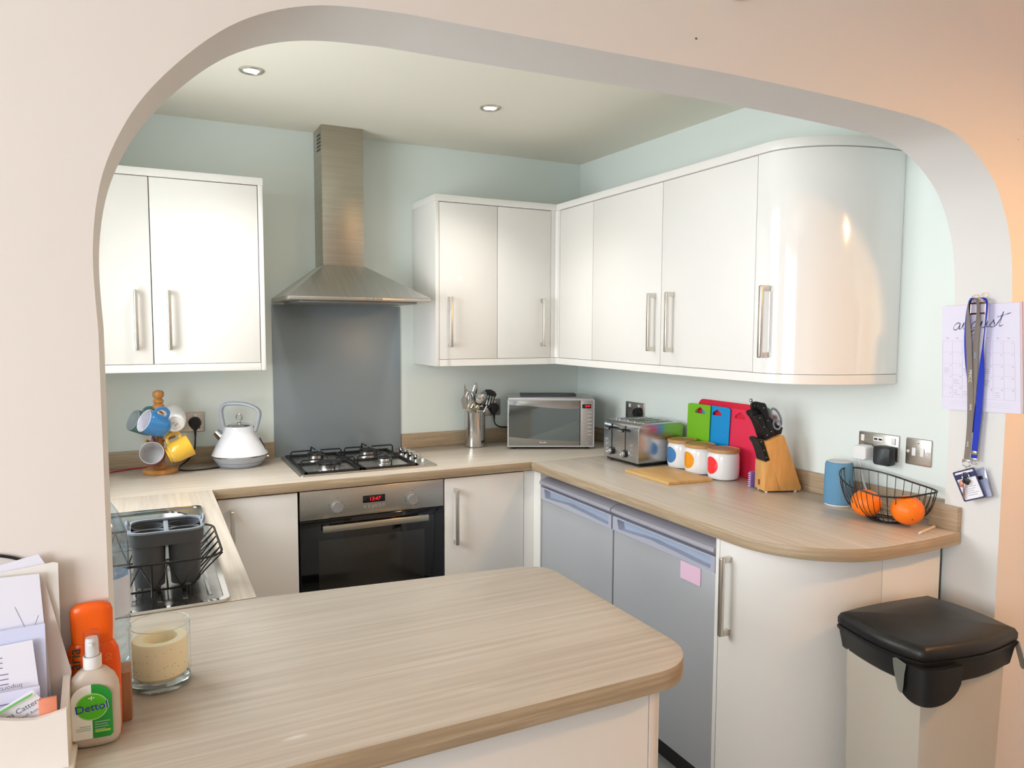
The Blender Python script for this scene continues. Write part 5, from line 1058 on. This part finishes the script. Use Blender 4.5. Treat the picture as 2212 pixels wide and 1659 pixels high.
s4 = [(bx2 + .007, -2.166, 1.596, 0), (bx2 + .006, -2.155, 1.594, .4), (bx2 + .006, -2.147, 1.575, .6), (bx2 + .006, -2.145, 1.53, .3), (bx2 + .006, -2.147, 1.473), (bx2 + .005, -2.153, 1.413), (bx2 + .005, -2.164, 1.348), (bx2 + .005, -2.174, 1.28), (bx2 + .005, -2.181, 1.21)]
obj('strap', join(ribbon(cm4(s3), .0175), ribbon(cm4(s4), .0165)), BLU, t2, True)
obj('crimp', bm_box(bx2 - .001, bx2 + .005, -2.195, -2.179, 1.147, 1.158, .001), mat('crimp_metal', (170, 164, 130), .3, .8), t2, True)
obj('buckle', join(bm_box(bx2 - .001, bx2 + .004, -2.196, -2.177, 1.131, 1.137, .001), bm_tube([(bx2, -2.187 + .010 * math.cos(a * math.pi / 8), 1.125 + .006 * math.sin(a * math.pi / 8)) for a in range(16)], .0011, 6, True)), CHROME, t2, True)
# badges
def badge(name, label, c, wd, hg, tilt, yaw, build):
    m = Matrix.Translation(c) @ Matrix.Rotation(math.radians(yaw), 4, 'Z') @ frame((0, -1, 0), (0, 0, 1), (0, 0, 0)) @ Matrix.Rotation(math.radians(tilt), 4, 'Z')
    t = thing(name, label, 'badge', mtx=m); build(t); return t
CASE = glassy('badge_case', (236, 240, 248), .10, 1.45, .05)
def f1(t):
    obj('holder', bm_ring(rrect(-.030, .030, -.044, .044, .004, 3), rrect(-.026, .026, -.040, .040, .003, 3), 'z', 0, .003), mat('navy_holder', (44, 44, 92), .4), t)
    obj('card', bm_box(-.026, .026, -.040, .040, .0008, .0018, 0), mat('card_white', (240, 242, 250), .5), t)
    obj('print', join(*[bm_box(-.014, .018 - .005 * (k % 3), -.006 - k * .006, -.0050 - k * .006, .0018, .0020) for k in range(5)]), INK, t)
    obj('stripe', bm_box(-.030, .030, .020, .034, .0031, .0036), MATS['navy_holder'], t)
badge('badge_holder', 'navy-framed badge with a white card hanging at the front of the lanyards', (gx - .010, -2.183, 1.060), .06, .088, 24, 10, f1)
def f2(t):
    obj('holder', bm_box(-.030, .030, -.043, .043, 0, .0022, .0008), CASE, t)
    obj('card', bm_box(-.027, .027, -.040, .036, .0006, .0014, 0), mat('card_lilac', (196, 198, 220), .5), t)
    obj('bar', bm_box(-.022, .016, .010, .020, .0024, .0034, .0004), BLACK, t)
badge('badge_holder', 'clear plastic badge holder behind, nearer the arch edge', (gx + .006, -2.203, 1.066), .06, .086, 20, -6, f2)
t = thing('key_ring', 'steel key ring with a small pinkish charm on the badges', 'key ring', (gx - .016, -2.172, 1.09))
obj('ring', bm_tube([(gx - .018, -2.176 + .010 * math.cos(a * math.pi / 10), 1.083 + .012 * math.sin(a * math.pi / 10)) for a in range(20)], .0011, 6, True), CHROME, t, True)
obj('charm', bm_ell((gx - .020, -2.166, 1.060), .004, .007, .010, 12, 8), mat('pink_charm', (214, 150, 136), .3, .3), t, True)
obj('fob', xf(bm_box(-.002, .002, -.010, .010, -.010, .006, .001), Matrix.Translation((gx - .019, -2.180, 1.072)) @ Matrix.Rotation(.4, 4, 'X')), BLACK, t, True)
obj('key', bm_box(gx - .021, gx - .0195, -2.178, -2.172, 1.018, 1.062, .0004), mat('key_brown', (150, 120, 120), .3, .6), t, True)
# ================================================================== LIGHTS AND FITTINGS
for i, (x, y, lab) in enumerate(((-1.771, -.734, 'round steel ceiling downlight on the left, before the hood'), (-.860, -.719, 'round steel ceiling downlight on the right, above the worktop'))):
    t = thing('downlight', lab, 'ceiling light', (x, y, H), group='kitchen ceiling downlights')
    obj('bezel', bm_lathe([(.042, -.0002), (.042, -.004), (.038, -.007), (.030, -.006), (.027, -.0025), (.0262, -.0002)], 36), SATIN, t)
    obj('lamp', bm_lathe([(.0255, -.0004), (.0255, -.003), (.018, -.0045), (0, -.005)], 28), mat('lamp_glow', (255, 255, 250), .4, emit=(255, 252, 244), estr=6), t)
t = thing('ceiling_alarm', 'pale round fixture on the wall above the arch, cut by the frame top', 'fixture', (-1.020, AF, 2.258))
obj('base', bm_lathe([(.074, .0004), (.076, .004), (.076, .010), (.072, .012), (0, .012)], 40), JWALL, t).matrix_local = frame((1, 0, 0), (0, 0, 1), (0, 0, 0))
obj('cover', bm_lathe([(.066, .0122), (.066, .026), (.058, .032), (0, .034)], 40), JWALL, t).matrix_local = frame((1, 0, 0), (0, 0, 1), (0, 0, 0))
for x, z, r, lab in ((-1.113, 2.089, .0030, 'small brown screw head in the wall above the arch middle'), (.002, 2.018, .0014, 'tiny dark nail hole plug in the wall at the upper right')):
    s = solo('wall_screw', bm_ell((0, 0, 0), r, .0012, r * .7, 12, 8), mat('screw_brown', (140, 96, 70), .6), lab, 'screw', origin=(0, 0, 0)); s.location = (x, AF - .0006, z)
t = thing('pendant_lamp', 'warm glass pendant lamp in the dining room behind the camera', 'ceiling light', (.05, -3.25, H))
obj('cord', bm_cyl((0, 0, 0), (0, 0, -.22), .003, seg=8), PLAST, t)
obj('ceiling_rose', bm_lathe([(.045, 0), (.045, -.012), (.02, -.025), (0, -.026)], 24), PLAST, t)
obj('shade', bm_lathe([(.03, -.22), (.06, -.235), (.115, -.30), (.15, -.38), (.148, -.38), (.112, -.298), (.058, -.232), (.03, -.217)], 32), mat('amber_shade', (240, 190, 130), .4, trans=.5), t)
